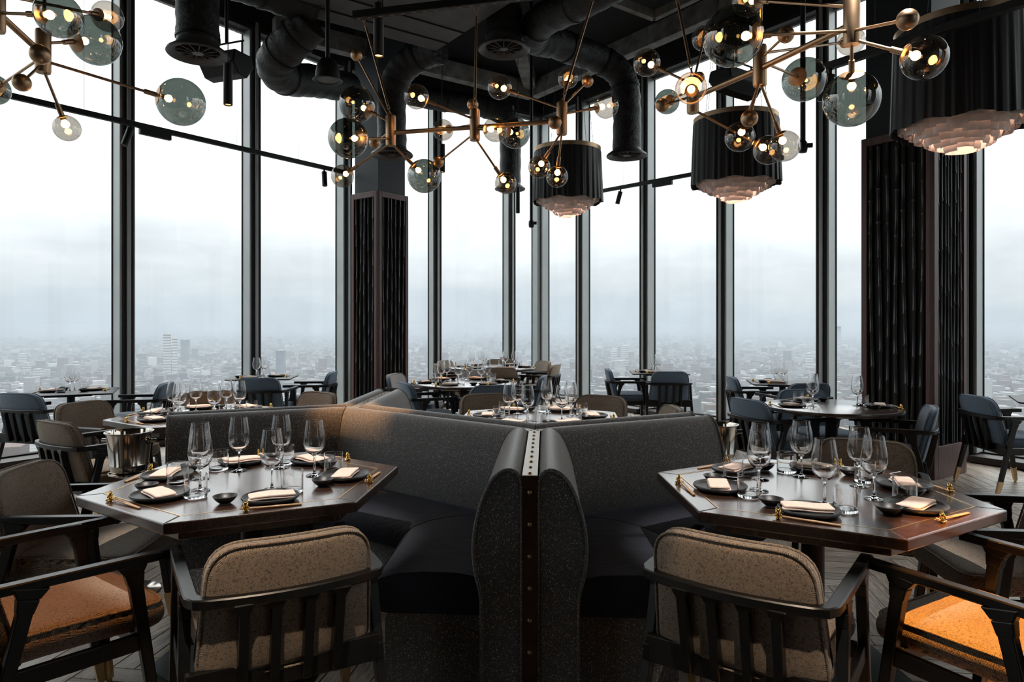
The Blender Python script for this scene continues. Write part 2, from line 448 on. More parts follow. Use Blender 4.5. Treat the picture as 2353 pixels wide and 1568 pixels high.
# ------------------------------------------------------------------ the shell: floor, walls, windows, ceiling
GL0, GL1, CEIL = .085, 5.285, 6.0
KINK, CORNER = Vector((-2.05, 11.03)), Vector((.533, 12.9))
dA, dC = Vector((.566, .824)).normalized(), Vector((.587, -.809)).normalized()
def onA(u):
    k = (u - CX) / F; s_ = (k * KINK.y - KINK.x) / (dA.x - k * dA.y); return KINK + dA * s_
def onC(u):
    k = (u - CX) / F; s_ = (k * CORNER.y - CORNER.x) / (dC.x - k * dC.y); return CORNER + dC * s_
dB = (CORNER - KINK).normalized()
def onB(u):
    k = (u - CX) / F; s_ = (k * KINK.y - KINK.x) / (dB.x - k * dB.y); return KINK + dB * s_
ptsA = [onA(u) for u in (797, 585, 291)]
p = ptsA[-1]
for i in range(6): p = p - dA * 1.58; ptsA.append(p)  # left bays running on past the frame, added for side daylight
ptsB = [KINK, onB(1004), onB(1175), CORNER]
ptsC = [onC(u) for u in (1333, 1481, 1659, 1891, 2225)]
p = ptsC[-1]
for i in range(5): p = p + dC * 1.55; ptsC.append(p)  # right wall likewise: unseen further bays added to light the room
chain = list(reversed(ptsA)) + ptsB + ptsC
inside = Vector((0, 5))

win_no = 0; trim_no = 0
def window(P, Q):
    global win_no; win_no += 1
    d = (Q - P).normalized(); L = (Q - P).length; n = Vector((-d.y, d.x))
    if n.dot(inside - P) < 0: n = -n
    e = bpy.data.objects.new('window_%d' % win_no, None); col.objects.link(e); struct(e); e.location = (P.x, P.y, 0)
    def bxl(a0, a1, n0, n1, z0, z1):
        c = P + d * (a0 + a1) / 2 + n * (n0 + n1) / 2
        m = MB(); m.box((c.x, c.y, (z0 + z1) / 2), (a1 - a0, n1 - n0, z1 - z0), math.atan2(d.y, d.x)); return m
    bxl(.05, L - .05, -.172, -.15, GL0, GL1).build('pane', 'window_glass', e, 0, world=True)
    for a0, a1 in ((.05, .085), (L - .085, L - .05)):
        bxl(a0, a1, -.15, .02, GL0, GL1).build('jamb', 'window_alloy', e, 0, world=True, bevel=.006)
    for a0, a1 in ((.085, .095), (L - .095, L - .085)):
        bxl(a0, a1, -.15, -.135, GL0, GL1).build('gasket', 'rubber_black', e, 0, world=True)
    bxl(.05, L - .05, -.2, .13, 0.005, GL0 - .012).build('sill', 'window_brown', e, 0, world=True, bevel=.006)
    bxl(.05, L - .05, -.19, -.11, GL0 - .012, GL0 + .004).build('bottom_bead', 'rubber_black', e, 0, world=True)
    bxl(.05, L - .05, -.2, .04, GL1, GL1 + .06).build('head_bar', 'window_alloy_dark', e, 0, world=True, bevel=.006)
    bxl(.05, L - .05, -.15, -.1, GL1 - .03, GL1).build('head_bead', 'window_alloy', e, 0, world=True)
def mullion(P, d):
    global trim_no; trim_no += 1
    n = Vector((-d.y, d.x))
    if n.dot(inside - P) < 0: n = -n
    e = bpy.data.objects.new('trim_%d' % trim_no, None); col.objects.link(e); struct(e); e.location = (P.x, P.y, 0)
    rz = math.atan2(d.y, d.x)
    def b(name, a0, a1, n0, n1, mat, bev=.008):
        c = P + d * (a0 + a1) / 2 + n * (n0 + n1) / 2
        MB().box((c.x, c.y, CEIL / 2 - .3), (a1 - a0, n1 - n0, CEIL - .6), rz).build(name, mat, e, 0, world=True, bevel=bev)
    b('mullion_core', -.05, .05, -.2, .03, 'window_alloy_dark')
    s_ = 1 if d.dot(P) > 0 else -1
    b('mullion_gasket', *sorted((-.056 * s_, -.024 * s_)), .03, .038, 'rubber_black', 0)
    b('cover_strip', *sorted((-.020 * s_, .028 * s_)), .03, .055, 'window_alloy')
    b('cover_strip', *sorted((.030 * s_, .056 * s_)), .03, .062, 'window_brown')
for i in range(len(chain) - 1): window(chain[i], chain[i + 1])
for i in range(1, len(chain) - 1): mullion(chain[i], (chain[i + 1] - chain[i - 1]).normalized())

# fascia above the glass, all the way round
def wall_seg(name, pts, z0, z1, th, mat, out=True):
    m = MB()
    for P, Q in zip(pts[:-1], pts[1:]):
        d = (Q - P).normalized(); n = Vector((-d.y, d.x))
        if n.dot(inside - P) < 0: n = -n
        c = (P + Q) / 2 + n * (.05 - th / 2)
        m.box((c.x, c.y, (z0 + z1) / 2), ((Q - P).length + .02, th, z1 - z0), math.atan2(d.y, d.x))
    return struct(m.build(name, mat, None, 0))
wall_seg('wall_left', list(reversed(ptsA)) + [KINK], GL1 + .06, CEIL, .12, 'black_paint')
wall_seg('wall_back', ptsB, GL1 + .06, CEIL, .12, 'black_paint')
wall_seg('wall_right', [CORNER] + ptsC, GL1 + .06, CEIL, .12, 'black_paint')
# walls, some with added windows, where the room goes on behind the camera
EA, EC = ptsA[-1], ptsC[-1]
BACK = -3.2
rear = [EA, Vector((EA.x, BACK)), Vector((EC.x, BACK)), EC]
wall_seg('wall_rear', rear, GL1 + .06, CEIL, .12, 'dark_brown_wall')
rc_ = [Vector((EA.x + (EC.x - EA.x) * k / 12, BACK)) for k in range(13)]
for i in range(12):
    if i in (0, 1, 10, 11): window(rc_[i], rc_[i + 1])  # rear window bays added to let in fill light
    else: wall_seg('wall_rear', [rc_[i], rc_[i + 1]], 0, GL1 + .06, .12, 'dark_brown_wall')
for i in range(13): mullion(rc_[i], Vector((1, 0)))
for P, Q in ((EA, rear[1]), (EC, rear[2])): wall_seg('wall_side', [P, Q], 0, GL1 + .06, .12, 'dark_brown_wall')
poly = [tuple(x) for x in [EA] + list(reversed(ptsA))[1:] + ptsB + ptsC] + [(EC.x, BACK), (EA.x, BACK)]
grow = []
cxm = sum(x for x, y in poly) / len(poly); cym = sum(y for x, y in poly) / len(poly)
for x, y in poly: grow.append((x + (x - cxm) * .012, y + (y - cym) * .012))
struct(MB().prism(grow, CEIL, CEIL + .2).build('ceiling', 'ceiling_black', None, 0))
floor = struct(MB().prism(grow, -.25, -.008).build('floor', 'floor_gap', None, 0))

# parquet: herringbone of oak planks
def plank_mesh(L, W, T=.008):
    m = MB(); e = .0022
    m.v = [(-L/2, -W/2, 0), (L/2, -W/2, 0), (L/2, W/2, 0), (-L/2, W/2, 0),
           (-L/2, -W/2, T-e), (L/2, -W/2, T-e), (L/2, W/2, T-e), (-L/2, W/2, T-e),
           (-L/2+e, -W/2+e, T), (L/2-e, -W/2+e, T), (L/2-e, W/2-e, T), (-L/2+e, W/2-e, T)]
    m.f = [(0, 1, 5, 4), (1, 2, 6, 5), (2, 3, 7, 6), (3, 0, 4, 7), (4, 5, 9, 8), (5, 6, 10, 9), (6, 7, 11, 10), (7, 4, 8, 11), (8, 9, 10, 11)]
    m.uv = [(x, y) for x, y, z in m.v]
    return m
PW, PL = .10, .60; PANG = R(-9)
def in_poly(x, y):
    r = False; n = len(poly)
    for i in range(n):
        x0, y0 = poly[i]; x1, y1 = poly[i - 1]
        if (y0 > y) != (y1 > y) and x < (x1 - x0) * (y - y0) / (y1 - y0) + x0: r = not r
    return r
planks = []
N = int(round(PL / PW))
for a in range(-170, 190):
    for b in range(-32, 34):
        # herringbone lattice: cells of plank pairs
        ox = a * PW + b * PL; oy = a * PW - b * PL
        for k, (cx_, cy_, rot) in enumerate(((ox + PL / 2, oy + PW / 2, 0), (ox + PL + PW / 2 - PW, oy - PL / 2 + PW - PW, R(90)))):
            if k == 1: cx_, cy_ = ox + PL - PW / 2 + PW, oy + PW - PL / 2
            x = cx_ * math.cos(PANG) - cy_ * math.sin(PANG); y = cx_ * math.sin(PANG) + cy_ * math.cos(PANG) + 5
            if y > .8 and in_poly(x, y): planks.append((x, y, rot + PANG))
def plank_rank(p):
    x, y, r = p
    u, v = CX + x * F / y, HZ + H * F / y
    if not (-60 < u < 2413 and v < 1610): return 1e9
    if 860 < u < 1560: return 1e8 + y
    return y - (1.2 if u > 1900 or u < 420 else 0)
planks.sort(key=plank_rank)
pm = plank_mesh(PL - .003, PW - .003).mesh('plank', 'oak_parquet', 0)
for x, y, r in planks[:300]:
    o = bpy.data.objects.new('plank', pm); col.objects.link(o); o.parent = floor; o.location = (x, y, -.008); o.rotation_euler = (0, 0, r)
rest = MB(); rest.uv = []
pt = plank_mesh(PL - .003, PW - .003)
for x, y, r in planks[300:]:
    c, s_ = math.cos(r), math.sin(r)
    rest.add([(x + px * c - py * s_, y + px * s_ + py * c, pz - .008) for px, py, pz in pt.v], pt.f); rest.uv += pt.uv
rp = rest.build('parquet_planks', 'oak_parquet', floor, 0); rp['kind'] = 'stuff'

# ------------------------------------------------------------------ columns with bamboo panels
def column(name, label, K, dl, dr, wl, wr, nl, nr):
    """K nearest corner, dl / dr directions of the left and right visible faces"""
    K, dl, dr = Vector(K), Vector(dl).normalized(), Vector(dr).normalized(); ZT = 3.24
    e = bpy.data.objects.new(name, None); col.objects.link(e); struct(e); e.location = (K.x, K.y, 0)
    e['label'] = label
    m = MB(); q = [K + dl * .05 + dr * .05, K + dl * (wl - .02) + dr * .05, K + dl * (wl - .02) + dr * (wr - .02), K + dr * (wr - .02) + dl * .05]
    if (q[1] - q[0]).cross(q[2] - q[1]) < 0: q.reverse()
    m.prism([tuple(x) for x in q], ZT - .3, CEIL - .01); m.build('painted_shaft', 'column_paint', e, 0, world=True)
    m = MB(); q = [K + dl * .045 + dr * .045, K + dl * wl + dr * .045, K + dl * wl + dr * wr, K + dr * wr + dl * .045]
    if (q[1] - q[0]).cross(q[2] - q[1]) < 0: q.reverse()
    m.prism([tuple(x) for x in q], 0, ZT - .01); m.build('backing_board', 'black_paint', e, 0, world=True)
    for fd, od, w, nb in ((dl, dr, wl, nl), (dr, dl, wr, nr)):
        def bar(a0, a1, z0, z1, nm='frame_board'):
            c = K + fd * (a0 + a1) / 2 + od * .0225
            MB().box((c.x, c.y, (z0 + z1) / 2), (a1 - a0, .045, z1 - z0), math.atan2(fd.y, fd.x)).build(nm, 'red_brown_wood', e, 0, world=True, bevel=.004)
        bar(.0, .075, 0, ZT); bar(w - .055, w, 0, ZT); bar(.075, w - .055, ZT - .08, ZT); bar(.075, w - .055, 0, .30)
        for i in range(nb):
            a = .075 + (w - .13) * (i + .5) / nb; zz = .30; path = []; rs = []
            r0 = min(.019, (w - .13) / nb * .23) * random.uniform(.85, 1.08); sx = random.uniform(-.01, .01)
            node = .30 + random.uniform(.1, .4)
            P0 = K + fd * a + od * .022
            while zz < ZT - .085:
                wob = .009 * math.sin(zz * 2.1 + i * 1.7)
                c = P0 + fd * (wob + sx * (zz - 1.7))
                for dz, k in ((0, .95), (.012, 1.38), (.03, 1.0)):
                    path.append((c.x, c.y, min(zz + dz, ZT - .08))); rs.append(r0 * k)
                zz += node; node = random.uniform(.28, .46)
            c = P0; path.append((path[-1][0], path[-1][1], ZT - .079)); rs.append(r0 * .95)
            MB().tube(path, rs, 10, False).build('bamboo_pole', 'black_bamboo', e, 60, world=True)
column('trim_column_1', 'bamboo clad column between the left and back windows', at(868, 437, 3.24).xy, (-.80, .60), (.60, .80), .55, .58, 5, 6)
column('trim_column_2', 'larger bamboo clad column beside the right windows', (3.823, 6.18), (-.547, .837), (.837, .547), .68, .62, 7, 8)

# ------------------------------------------------------------------ ceiling steel, plenum, ducts
def grey_beam(p, q, w=.16, d=.26, label=''):
    m = MB(); p, q = Vector(p), Vector(q); m.beam(p, q, w, d)
    return struct(m.build('trim_%d' % nexttrim(), 'grey_beam', None, 0, bevel=.008))
def nexttrim():
    global trim_no; trim_no += 1; return trim_no
BC = atY(1221, 210, 11.3)
def along(p, d, L): return Vector((p.x + d.x * L, p.y + d.y * L, p.z))
grey_beam(BC, along(BC, dC, 9)); grey_beam(BC, along(BC, -Vector((dB.x, dB.y)), 4.2)); 
bis = (dC - dB).normalized(); grey_beam(BC + Vector((0, 0, .06)), along(BC, bis, 3.5) + Vector((0, 0, .5)), .2, .2)
dP = Vector((-.809, -.587))
K = atY(1002, 118, 7.9)
m = MB(); q = [K.xy, K.xy + dP * 1.75, K.xy + dP * 1.75 + dC * 3.2, K.xy + dC * 3.2]
m.prism([tuple(x) for x in q], K.z, K.z + .55)
pl = thing('air_plenum', 'grey sheet metal air plenum box under the ceiling', 'duct', (K.x, K.y, K.z))
m.build('plenum_box', 'plenum_grey', pl, 0, bevel=.012, world=True)
for k in (.28, .62):
    a, b = K.xy + dP * 1.75 * 0 + dC * k * 1.0, K.xy + dP * 1.75 + dC * k * 1.0
    MB().beam((a.x, a.y, K.z - .006), (b.x, b.y, K.z - .006), .012, .012).build('seam_strip', 'black_paint', pl, 0, world=True)
a = K.xy + dC * .75 + dP * .0; m = MB(); c = a - dP * .012 + dC * .6
m.box((c.x, c.y, K.z + .27), (1.3, .02, .46), math.atan2(dC.y, dC.x)); m.build('plywood_patch', 'orange_ply', pl, 0, world=True)
# dropped raft
K2 = atY(1503, 37, 7.6); rf = thing('ceiling_raft', 'stepped black ceiling raft with grey edge trims', 'ceiling raft', (K2.x, K2.y, K2.z))
for off, z, nm in ((0, 0, 'edge_trim'), (.42, .12, 'edge_trim')):
    a = K2.xy + dP * off + dC * off
    q1 = a + dP * 1.7; q2 = a + dC * 3.2
    MB().beam((a.x, a.y, K2.z + z), (q1.x, q1.y, K2.z + z), .07, .09).build(nm, 'grey_beam', rf, 0, world=True)
    MB().beam((a.x, a.y, K2.z + z), (q2.x, q2.y, K2.z + z), .07, .09).build(nm, 'grey_beam', rf, 0, world=True)
q = [K2.xy, K2.xy + dP * 1.7, K2.xy + dP * 1.7 + dC * 3.2, K2.xy + dC * 3.2]
MB().prism([tuple(x) for x in q], K2.z + .16, K2.z + .26).build('raft_board', 'black_paint', rf, 0, world=True)
# corrugated deck strip
def curve_pts(ctrl, n=8):
    """Catmull-Rom through the control points"""
    P = [Vector(c) for c in ctrl]; P = [P[0] * 2 - P[1]] + P + [P[-1] * 2 - P[-2]]; out = []
    for i in range(1, len(P) - 2):
        for k in range(n):
            t = k / n; a, b, c, d = P[i - 1], P[i], P[i + 1], P[i + 2]
            out.append(.5 * ((2 * b) + (c - a) * t + (2 * a - 5 * b + 4 * c - d) * t * t + (3 * b - a - 3 * c + d) * t ** 3))
    out.append(P[-2]); return out
def duct(label, ctrl, r, diff=True, bands=()):
    pts = curve_pts(ctrl, 9); base = pts[-1]
    d = thing('air_duct', label, 'duct', tuple(base), group='black wrapped air ducts')
    rs = [r * (1 + .025 * math.sin(i * 1.9) + random.uniform(-.012, .012)) for i in range(len(pts))]
    MB().tube(pts, rs, 24).build('duct_pipe', 'black_duct_wrap', d, 50, world=True)
    for t in bands:
        i = min(len(pts) - 2, int(t * (len(pts) - 1))); a = (pts[i + 1] - pts[i]).normalized()
        MB().cyl(pts[i] - a * .012, pts[i] + a * .012, r * 1.045, n=24).build('joint_band', 'black_metal', d, 50, world=True)
    if diff:
        b = base; zz = b.z
        f = MB().lathe([(r * .99, .06), (r * 1.02, .02), (r * 1.42, -.03), (r * 1.46, -.05), (r * 1.40, -.062), (r * 1.05, -.035), (r * .98, .0), (r * .97, .05)], 32, (b.x, b.y, zz)).build('diffuser_ring', 'diffuser_grey', d, 50, world=True)
        for k in range(12):
            an = 2 * math.pi * k / 12
            MB().beam((b.x + math.cos(an) * .03, b.y + math.sin(an) * .03, zz - .03), (b.x + math.cos(an) * r * .99, b.y + math.sin(an) * r * .99, zz - .012), .006, .03).build('vane', 'diffuser_grey', f if False else d, 0, world=True)
        MB().cyl((b.x, b.y, zz - .045), (b.x, b.y, zz - .02), .045, n=16).build('hub_disc', 'diffuser_grey', d, 50, world=True)
    return d
DR = .175
def drop(u, v, Y): return atY(u, v, Y)
duct('black wrapped vertical duct with round diffuser above left windows', [atY(452, -330, 5.9), atY(453, -150, 5.9), atY(454, 0, 5.9), atY(455, 112, 5.9)], DR, True, (.95,))
duct('black wrapped vertical duct with vaned diffuser at top centre', [atY(1158, -245, 7.25), atY(1158, -120, 7.25), atY(1158, 0, 7.25), atY(1158, 104, 7.25)], .189, True, (.95,))
duct('black duct bending from the plenum down in front of bamboo column', [atY(1010, 112, 8.0), atY(965, 128, 8.15), atY(920, 165, 8.25), atY(901, 230, 8.3), atY(901, 348, 8.3)], DR, True, (.3, .62))
duct('black duct elbowing down before the right hand windows', [atY(1235, 75, 7.7), atY(1300, 108, 8.1), atY(1375, 135, 8.5), atY(1428, 175, 8.6), atY(1440, 245, 8.6), atY(1440, 350, 8.6)], DR, True, (.2, .45, .7))
duct('black duct elbowing down beside the far corner window', [atY(900, 205, 10.6), atY(1000, 228, 10.9), atY(1100, 243, 11.2), atY(1160, 268, 11.3), atY(1172, 330, 11.3), atY(1172, 428, 11.3)], DR, True, (.25, .45))
duct('crooked black duct dropping from the plenum at upper left', [atY(715, 52, 6.9), atY(668, 100, 7.0), atY(632, 145, 7.2), atY(655, 178, 7.6), atY(725, 187, 8.2), atY(800, 200, 9.0)], .19, False, (.15, .3, .62))
duct('black duct slanting across the ceiling at top centre', [atY(1420, -45, 6.2), atY(1330, 5, 6.6), atY(1250, 45, 7.1), atY(1225, 85, 7.5), atY(1265, 98, 7.8)], .17, False, (.3, .6))
duct('horizontal black duct along the top edge at left', [atY(470, -60, 6.2), atY(560, -40, 6.4), atY(650, -8, 6.7), atY(720, 14, 6.9)], .18, False, (.5,))

# hanging pipes, speakers, spotlights
def rod(p, q, r, name, mat, parent): return MB().cyl(p, q, r, n=10).build(name, mat, parent, 50, world=True)
def speaker(label, u, v, Y, rz, w=.5):
    b = atY(u, v, Y); t = thing('wall_speaker', label, 'speaker', tuple(b), group='black hanging loudspeakers')
    c, s_ = math.cos(rz), math.sin(rz)
    prof = [(-.11, .09), (.11, .09), (.14, .0), (.05, -.13), (-.06, -.12), (-.13, -.02)]
    m = MB(); vs = []
    for e in (-w / 2, w / 2):
        for y, z in prof: vs.append((b.x + e * c - y * s_, b.y + e * s_ + y * c, b.z + z))
    n = len(prof); m.add(vs, [tuple(range(n)), tuple(range(2 * n - 1, n - 1, -1))] + [((i + 1) % n, i, n + i, n + (i + 1) % n) for i in range(n)])
    m.build('cabinet', 'black_metal', t, 0, bevel=.012, world=True)
    for e in (-w / 2 + .02, w / 2 - .02):
        rod((b.x + e * c, b.y + e * s_, b.z + .05), (b.x + e * c, b.y + e * s_, b.z + .2), .008, 'bracket_arm', 'black_metal', t)
    rod((b.x - w / 2 * c, b.y - w / 2 * s_, b.z + .2), (b.x + w / 2 * c, b.y + w / 2 * s_, b.z + .2), .009, 'bracket_bar', 'black_metal', t)
    rod((b.x, b.y, b.z + .2), (b.x, b.y, CEIL), .013, 'drop_pole', 'black_metal', t)
speaker('black loudspeaker hanging before the left windows', 520, 150, 6.3, R(-20), .40)
speaker('black loudspeaker hanging before the right windows', 1692, 190, 6.6, R(35))
def can(label, u, vb, vt, Y, r, power=40, target=None, spot=45):
    b = atY(u, vb, Y); top = atY(u, vt, Y); t = thing('spot_pendant', label, 'pendant light', tuple(b), group='black cylinder spot pendants')
    m = MB().lathe([(r * .8, .03), (r * .82, .004), (r * .9, 0), (r, .004), (r, top.z - b.z), (.004, top.z - b.z)], 20, tuple(b))
    m.build('cylinder_body', 'black_metal', t, 50, world=True)
    MB().cyl((b.x, b.y, b.z + .012), (b.x, b.y, b.z + .02), r * .8, n=20).build('lens', 'spot_lens', t, 0, world=True)
    rod((b.x, b.y, top.z), (b.x, b.y, CEIL), .004, 'cable', 'black_metal', t)
    if power:
        light('spot_beam', 'SPOT', (b.x, b.y, b.z + .004), power, (1, .50, .20), t, r * .4, spot, .9, target or (b.x, b.y, 0))
    return t
can('black cylinder pendant over the left window table', 524, 242, 147, 5.6, .036, 25)
can('black cylinder pendant hanging above the banquette corner', 870, 130, 9, 4.9, .037, 130, (-.92, 4.28, .88), 18)
can('slim black cylinder pendant below the middle chandelier', 1016, 396, 332, 8.5, .036, 60)
can('small black cylinder pendant by the far corner window', 1190, 490, 432, 9.5, .028, 20)
# bell shaped pendant
b = atY(753, 186, 5.6); t = thing('bell_pendant', 'black bell shaped pendant hanging on a thin pole', 'pendant light', tuple(b))
MB().lathe([(.085, .0), (.1, -.002), (.118, -.004), (.12, .004), (.1, .016), (.097, .07), (.085, .13), (.06, .17), (.02, .185), (.012, .2)], 28, tuple(b)).build('bell_body', 'black_metal', t, 50, world=True)
MB().cyl((b.x, b.y, b.z + .004), (b.x, b.y, b.z + .012), .086, n=28).build('grille', 'diffuser_grey', t, 0, world=True)
rod((b.x, b.y, b.z + .18), (b.x, b.y, CEIL), .018, 'pole', 'black_metal', t)
for lab, u, v, Y in (('thin black drop pole with camera head at centre', 1221, 515, 9.0), ('black drop pole with camera head at right', 1845, 338, 5.6)):
    b = atY(u, v, Y); t = thing('camera_pole', lab, 'pole', tuple(b), group='drop poles with cameras')
    rod((b.x, b.y, b.z), (b.x, b.y, CEIL), .021, 'pole', 'black_metal', t)
    MB().lathe([(.002, -.05), (.03, -.045), (.036, -.02), (.036, .03), (.024, .05)], 16, tuple(b)).build('camera_head', 'black_metal', t, 50, world=True)
    MB().cyl((b.x + .03, b.y - .01, b.z + .01), (b.x + .07, b.y - .02, b.z + .01), .02, n=12).build('side_knob', 'black_metal', t, 50, world=True)

sa, sb = atY(812, 36, 4.62), atY(1400, -32, 4.3)
st = thing('strut_channel', 'black slotted strut channel carrying the middle chandelier', 'ceiling strut', tuple(sa))
MB().beam(sa, sb, .045, .05).build('channel', 'black_metal', st, 0, bevel=.003, world=True)
for k in range(22):
    c = sa.lerp(sb, (k + .5) / 22); dd = (sb - sa).normalized()
    MB().beam(c - dd * .014 + Vector((0, 0, -.0255)), c + dd * .014 + Vector((0, 0, -.0255)), .012, .003).build('slot', 'grey_beam', st, 0, world=True)
for k in (.12, .5, .85):
    c = sa.lerp(sb, k); rod(c, (c.x, c.y, CEIL), .006, 'hanger_rod', 'black_metal', st)
def track(label, p, q, heads, boxes, wires):
    t = thing('track_light', label, 'track light', tuple((p + q) / 2), group='suspended lighting tracks')
    MB().beam(p, q, .05, .055).build('rail', 'black_metal', t, 0, bevel=.004, world=True)
    d = (q - p).normalized()
    def tt(u):
        k = (u - CX) / F; e = q - p; return (k * p.y - p.x) / (e.x - k * e.y)
    for u in heads:
        u = tt(u); c = p + (q - p) * u
        rod(c + Vector((0, 0, -.02)), c + Vector((0, 0, -.07)), .012, 'head_stem', 'black_metal', t)
        a = Vector((-.35 * d.x, -.35 * d.y, -1)).normalized() if u < .5 else Vector((.1, -.2, -1)).normalized()
        MB().cyl(c + Vector((0, 0, -.06)), c + Vector((0, 0, -.06)) + a * .2, .035, n=18).build('spot_head', 'black_metal', t, 50, world=True)
    for u in boxes:
        c = p + (q - p) * tt(u) + Vector((0, 0, -.055)); MB().beam(c - d * .17, c + d * .17, .05, .075).build('driver_box', 'black_metal', t, 0, bevel=.006, world=True)
    for u in wires:
        c = p + (q - p) * tt(u); rod(c, (c.x, c.y, CEIL), .0022, 'hanging_wire', 'black_metal', t)
    return t
def track_pt(u, v, z): 
    return at(u, v, z)
ZT = 3.55
track('long black lighting track hanging before the left windows', at(-160, 178, ZT), at(800, 398, ZT), (300, 745), (357,), (193, 543, 686))
track('short black lighting track behind the drum pendants', at(1340, 447, ZT), at(1800, 362, ZT), (1426,), (1522,), (1432, 1760))
track('black lighting track crossing the upper right corner', at(1888, 158, 3.33), at(2480, -38, 3.33), (1908,), (), (2010, 2250))

# ------------------------------------------------------------------ chandeliers
def chandelier(label, hubs, links, susp, globes, balls, strut=False):
    base = hubs[0]
    t = thing('globe_chandelier', label, 'chandelier', tuple(base), group='branching brass globe chandeliers')
    HR = .031
    for hb in hubs:
        MB().lathe([(.002, -.10), (HR * .93, -.10), (HR, -.092), (HR, .078), (HR * .92, .086), (.002, .086)], 22, tuple(hb)).build('hub', 'brass', t, 40, world=True)
    for i, j in links: MB().cyl(hubs[i] - Vector((0, 0, .02)), hubs[j] - Vector((0, 0, .02)), .0135, n=12).build('link_rod', 'brass', t, 50, world=True)
    for i, top in susp:
        a = hubs[i] + Vector((0, 0, .085)); d = (top - a).normalized()
        rod(a + d * .09, top - d * .08, .0075, 'suspension_rod', 'brass', t)
        for s0 in (a, top - d * .08):
            ch = MB()
            for k in range(3):
                c = s0 + d * (.015 + .03 * k); ax = d.cross(Vector((1, 0, 0) if k % 2 else (0, 1, 0))).normalized(); e2 = d.cross(ax)
                loop = [c + ax * .008 * math.cos(w) + d * .019 * math.sin(w) for w in [2 * math.pi * i2 / 10 for i2 in range(11)]]
                ch.tube(loop, .0028, 6, False)
            ch.build('chain', 'brass', t, 60, world=True)
        if not strut: rod(top, (top.x, top.y, CEIL), .004, 'cable', 'black_metal', t)
    for hi, u, v, Y, r, big in globes:
        c = atY(u, v, Y); hb = hubs[hi]; d = (hb - c); dl = d.normalized(); cap = c + dl * r
        hz = max(-.07, min(.06, (c.z - hb.z) * .3)); a = Vector((hb.x, hb.y, hb.z + hz - .01)); dl = (a - c).normalized(); cap = c + dl * r
        if (a - cap).length > .02: rod(a, cap + dl * .03, .0065, 'arm', 'brass', t)
        rod(cap + dl * .05, cap - dl * .005, .0115, 'arm_sleeve', 'brass', t)
        g = MB().sphere(c, r, 36, 22).build('glass_globe', 'smoked_globe' if big else 'amber_globe', t, 80, world=True)
        bb = thing_none = None
        cr = r * .42; h0 = math.sqrt(max(r * r - cr * cr, 0))
        cp = MB().lathe([(.001, r * 1.012), (cr * .5, math.sqrt(r * r - (cr * .5) ** 2) * 1.012), (cr, h0 * 1.012), (cr * .98, h0 * .97), (.012, h0 * .9), (.012, h0 * .74), (.001, h0 * .74)], 24, tuple(c), dl)
        o = cp.build('cap', 'brass', g, 50); 
        bl = MB(); rb = .0175
        bl.sphere(c + dl * (h0 * .74 - rb * 1.15), rb, 14, 10); bl.cyl(c + dl * (h0 * .76), c + dl * (h0 * .74 - rb), .008, n=10)
        o2 = bl.build('bulb', 'warm_bulb', g, 60)
        gl = world_loc(g)
        for oo in (o, o2):
            for vtx in oo.data.vertices: vtx.co -= gl
    for hi, u, v, Y, r in balls:
        c = atY(u, v, Y); hb = hubs[hi]; a = Vector((hb.x, hb.y, hb.z + max(-.07, min(.06, (c.z - hb.z) * .3))))
        rod(a, c, .006, 'arm', 'brass', t); MB().sphere(c, r, 22, 14).build('brass_ball', 'brass', t, 80, world=True)
    return t
SM, BG, BL = .072, .112, .036
g = lambda hi, u, v, rp, r, big: (hi, u, v, r * F / rp, r, big)
chandelier('middle brass chandelier with small amber and smoky glass globes', [atY(898, 298, 4.22), atY(1091, 285, 4.09), atY(1291, 270, 3.94)], [(0, 1), (1, 2)],
    [(0, atY(836, 44, 4.6)), (1, atY(1095, 18, 4.46)), (2, atY(1366, -14, 4.32))],
    [g(0, 820, 240, 41, BG, 1), g(0, 800, 318, 45.5, BG, 1), g(0, 975, 405, 38.5, .105, 1), g(0, 787, 405, 26, SM, 0),
     g(1, 957, 222, 28.5, SM, 0), g(1, 1018, 299, 24, .066, 0), g(1, 1138, 298, 28, SM, 0), g(1, 1183, 306, 35, .098, 1), g(1, 1162, 421, 25, .066, 0),
     g(2, 1148, 200, 28, SM, 0), g(2, 1305, 180, 23, .06, 0), g(2, 1393, 244, 28, SM, 0), g(2, 1239, 384, 25.5, .066, 0), g(2, 1280, 406, 25, .064, 0)],
    [(0, 819, 127, 4.3, BL), (0, 861, 328, 4.4, BL), (1, 1086, 240, 4.3, BL), (1, 1007, 373, 4.3, BL), (2, 1350, 187, 4.2, BL), (2, 1275, 282, 3.7, BL)], True)
chandelier('right brass chandelier with large smoky globe near the top', [atY(1592, 216, 3.54), atY(1746, 148, 3.15), atY(1957, 45, 2.70)], [(0, 1), (1, 2)],
    [(0, atY(1553, -15, 3.8)), (1, atY(1752, -90, 3.2)), (2, atY(1965, -160, 2.7))],
    [g(0, 1486, 144, 31, SM, 0), g(0, 1588, 203, 36, SM, 0), g(0, 1533, 234, 28, SM, 1), g(0, 1618, 88, 28, SM, 0), g(0, 1765, 345, 33, SM, 0),
     g(1, 1848, 183, 49, BG, 1), g(1, 1803, 336, 35, SM, 0), g(1, 1700, 315, 33.5, SM, 0),
     g(2, 1684, 84, 68, BG, 1), g(2, 1719, 0, 36, SM, 0), g(2, 1957, 228, 62, BG, 1), g(2, 2124, 133, 50, .08, 0), g(1, 1955, 95, 31, SM, 0)],
    [(0, 1522, 242, 3.6, BL), (0, 1606, 178, 3.9, BL * .9), (1, 1806, 80, 3.0, BL), (1, 1722, 272, 2.9, BL), (2, 2085, 45, 2.36, BL)])
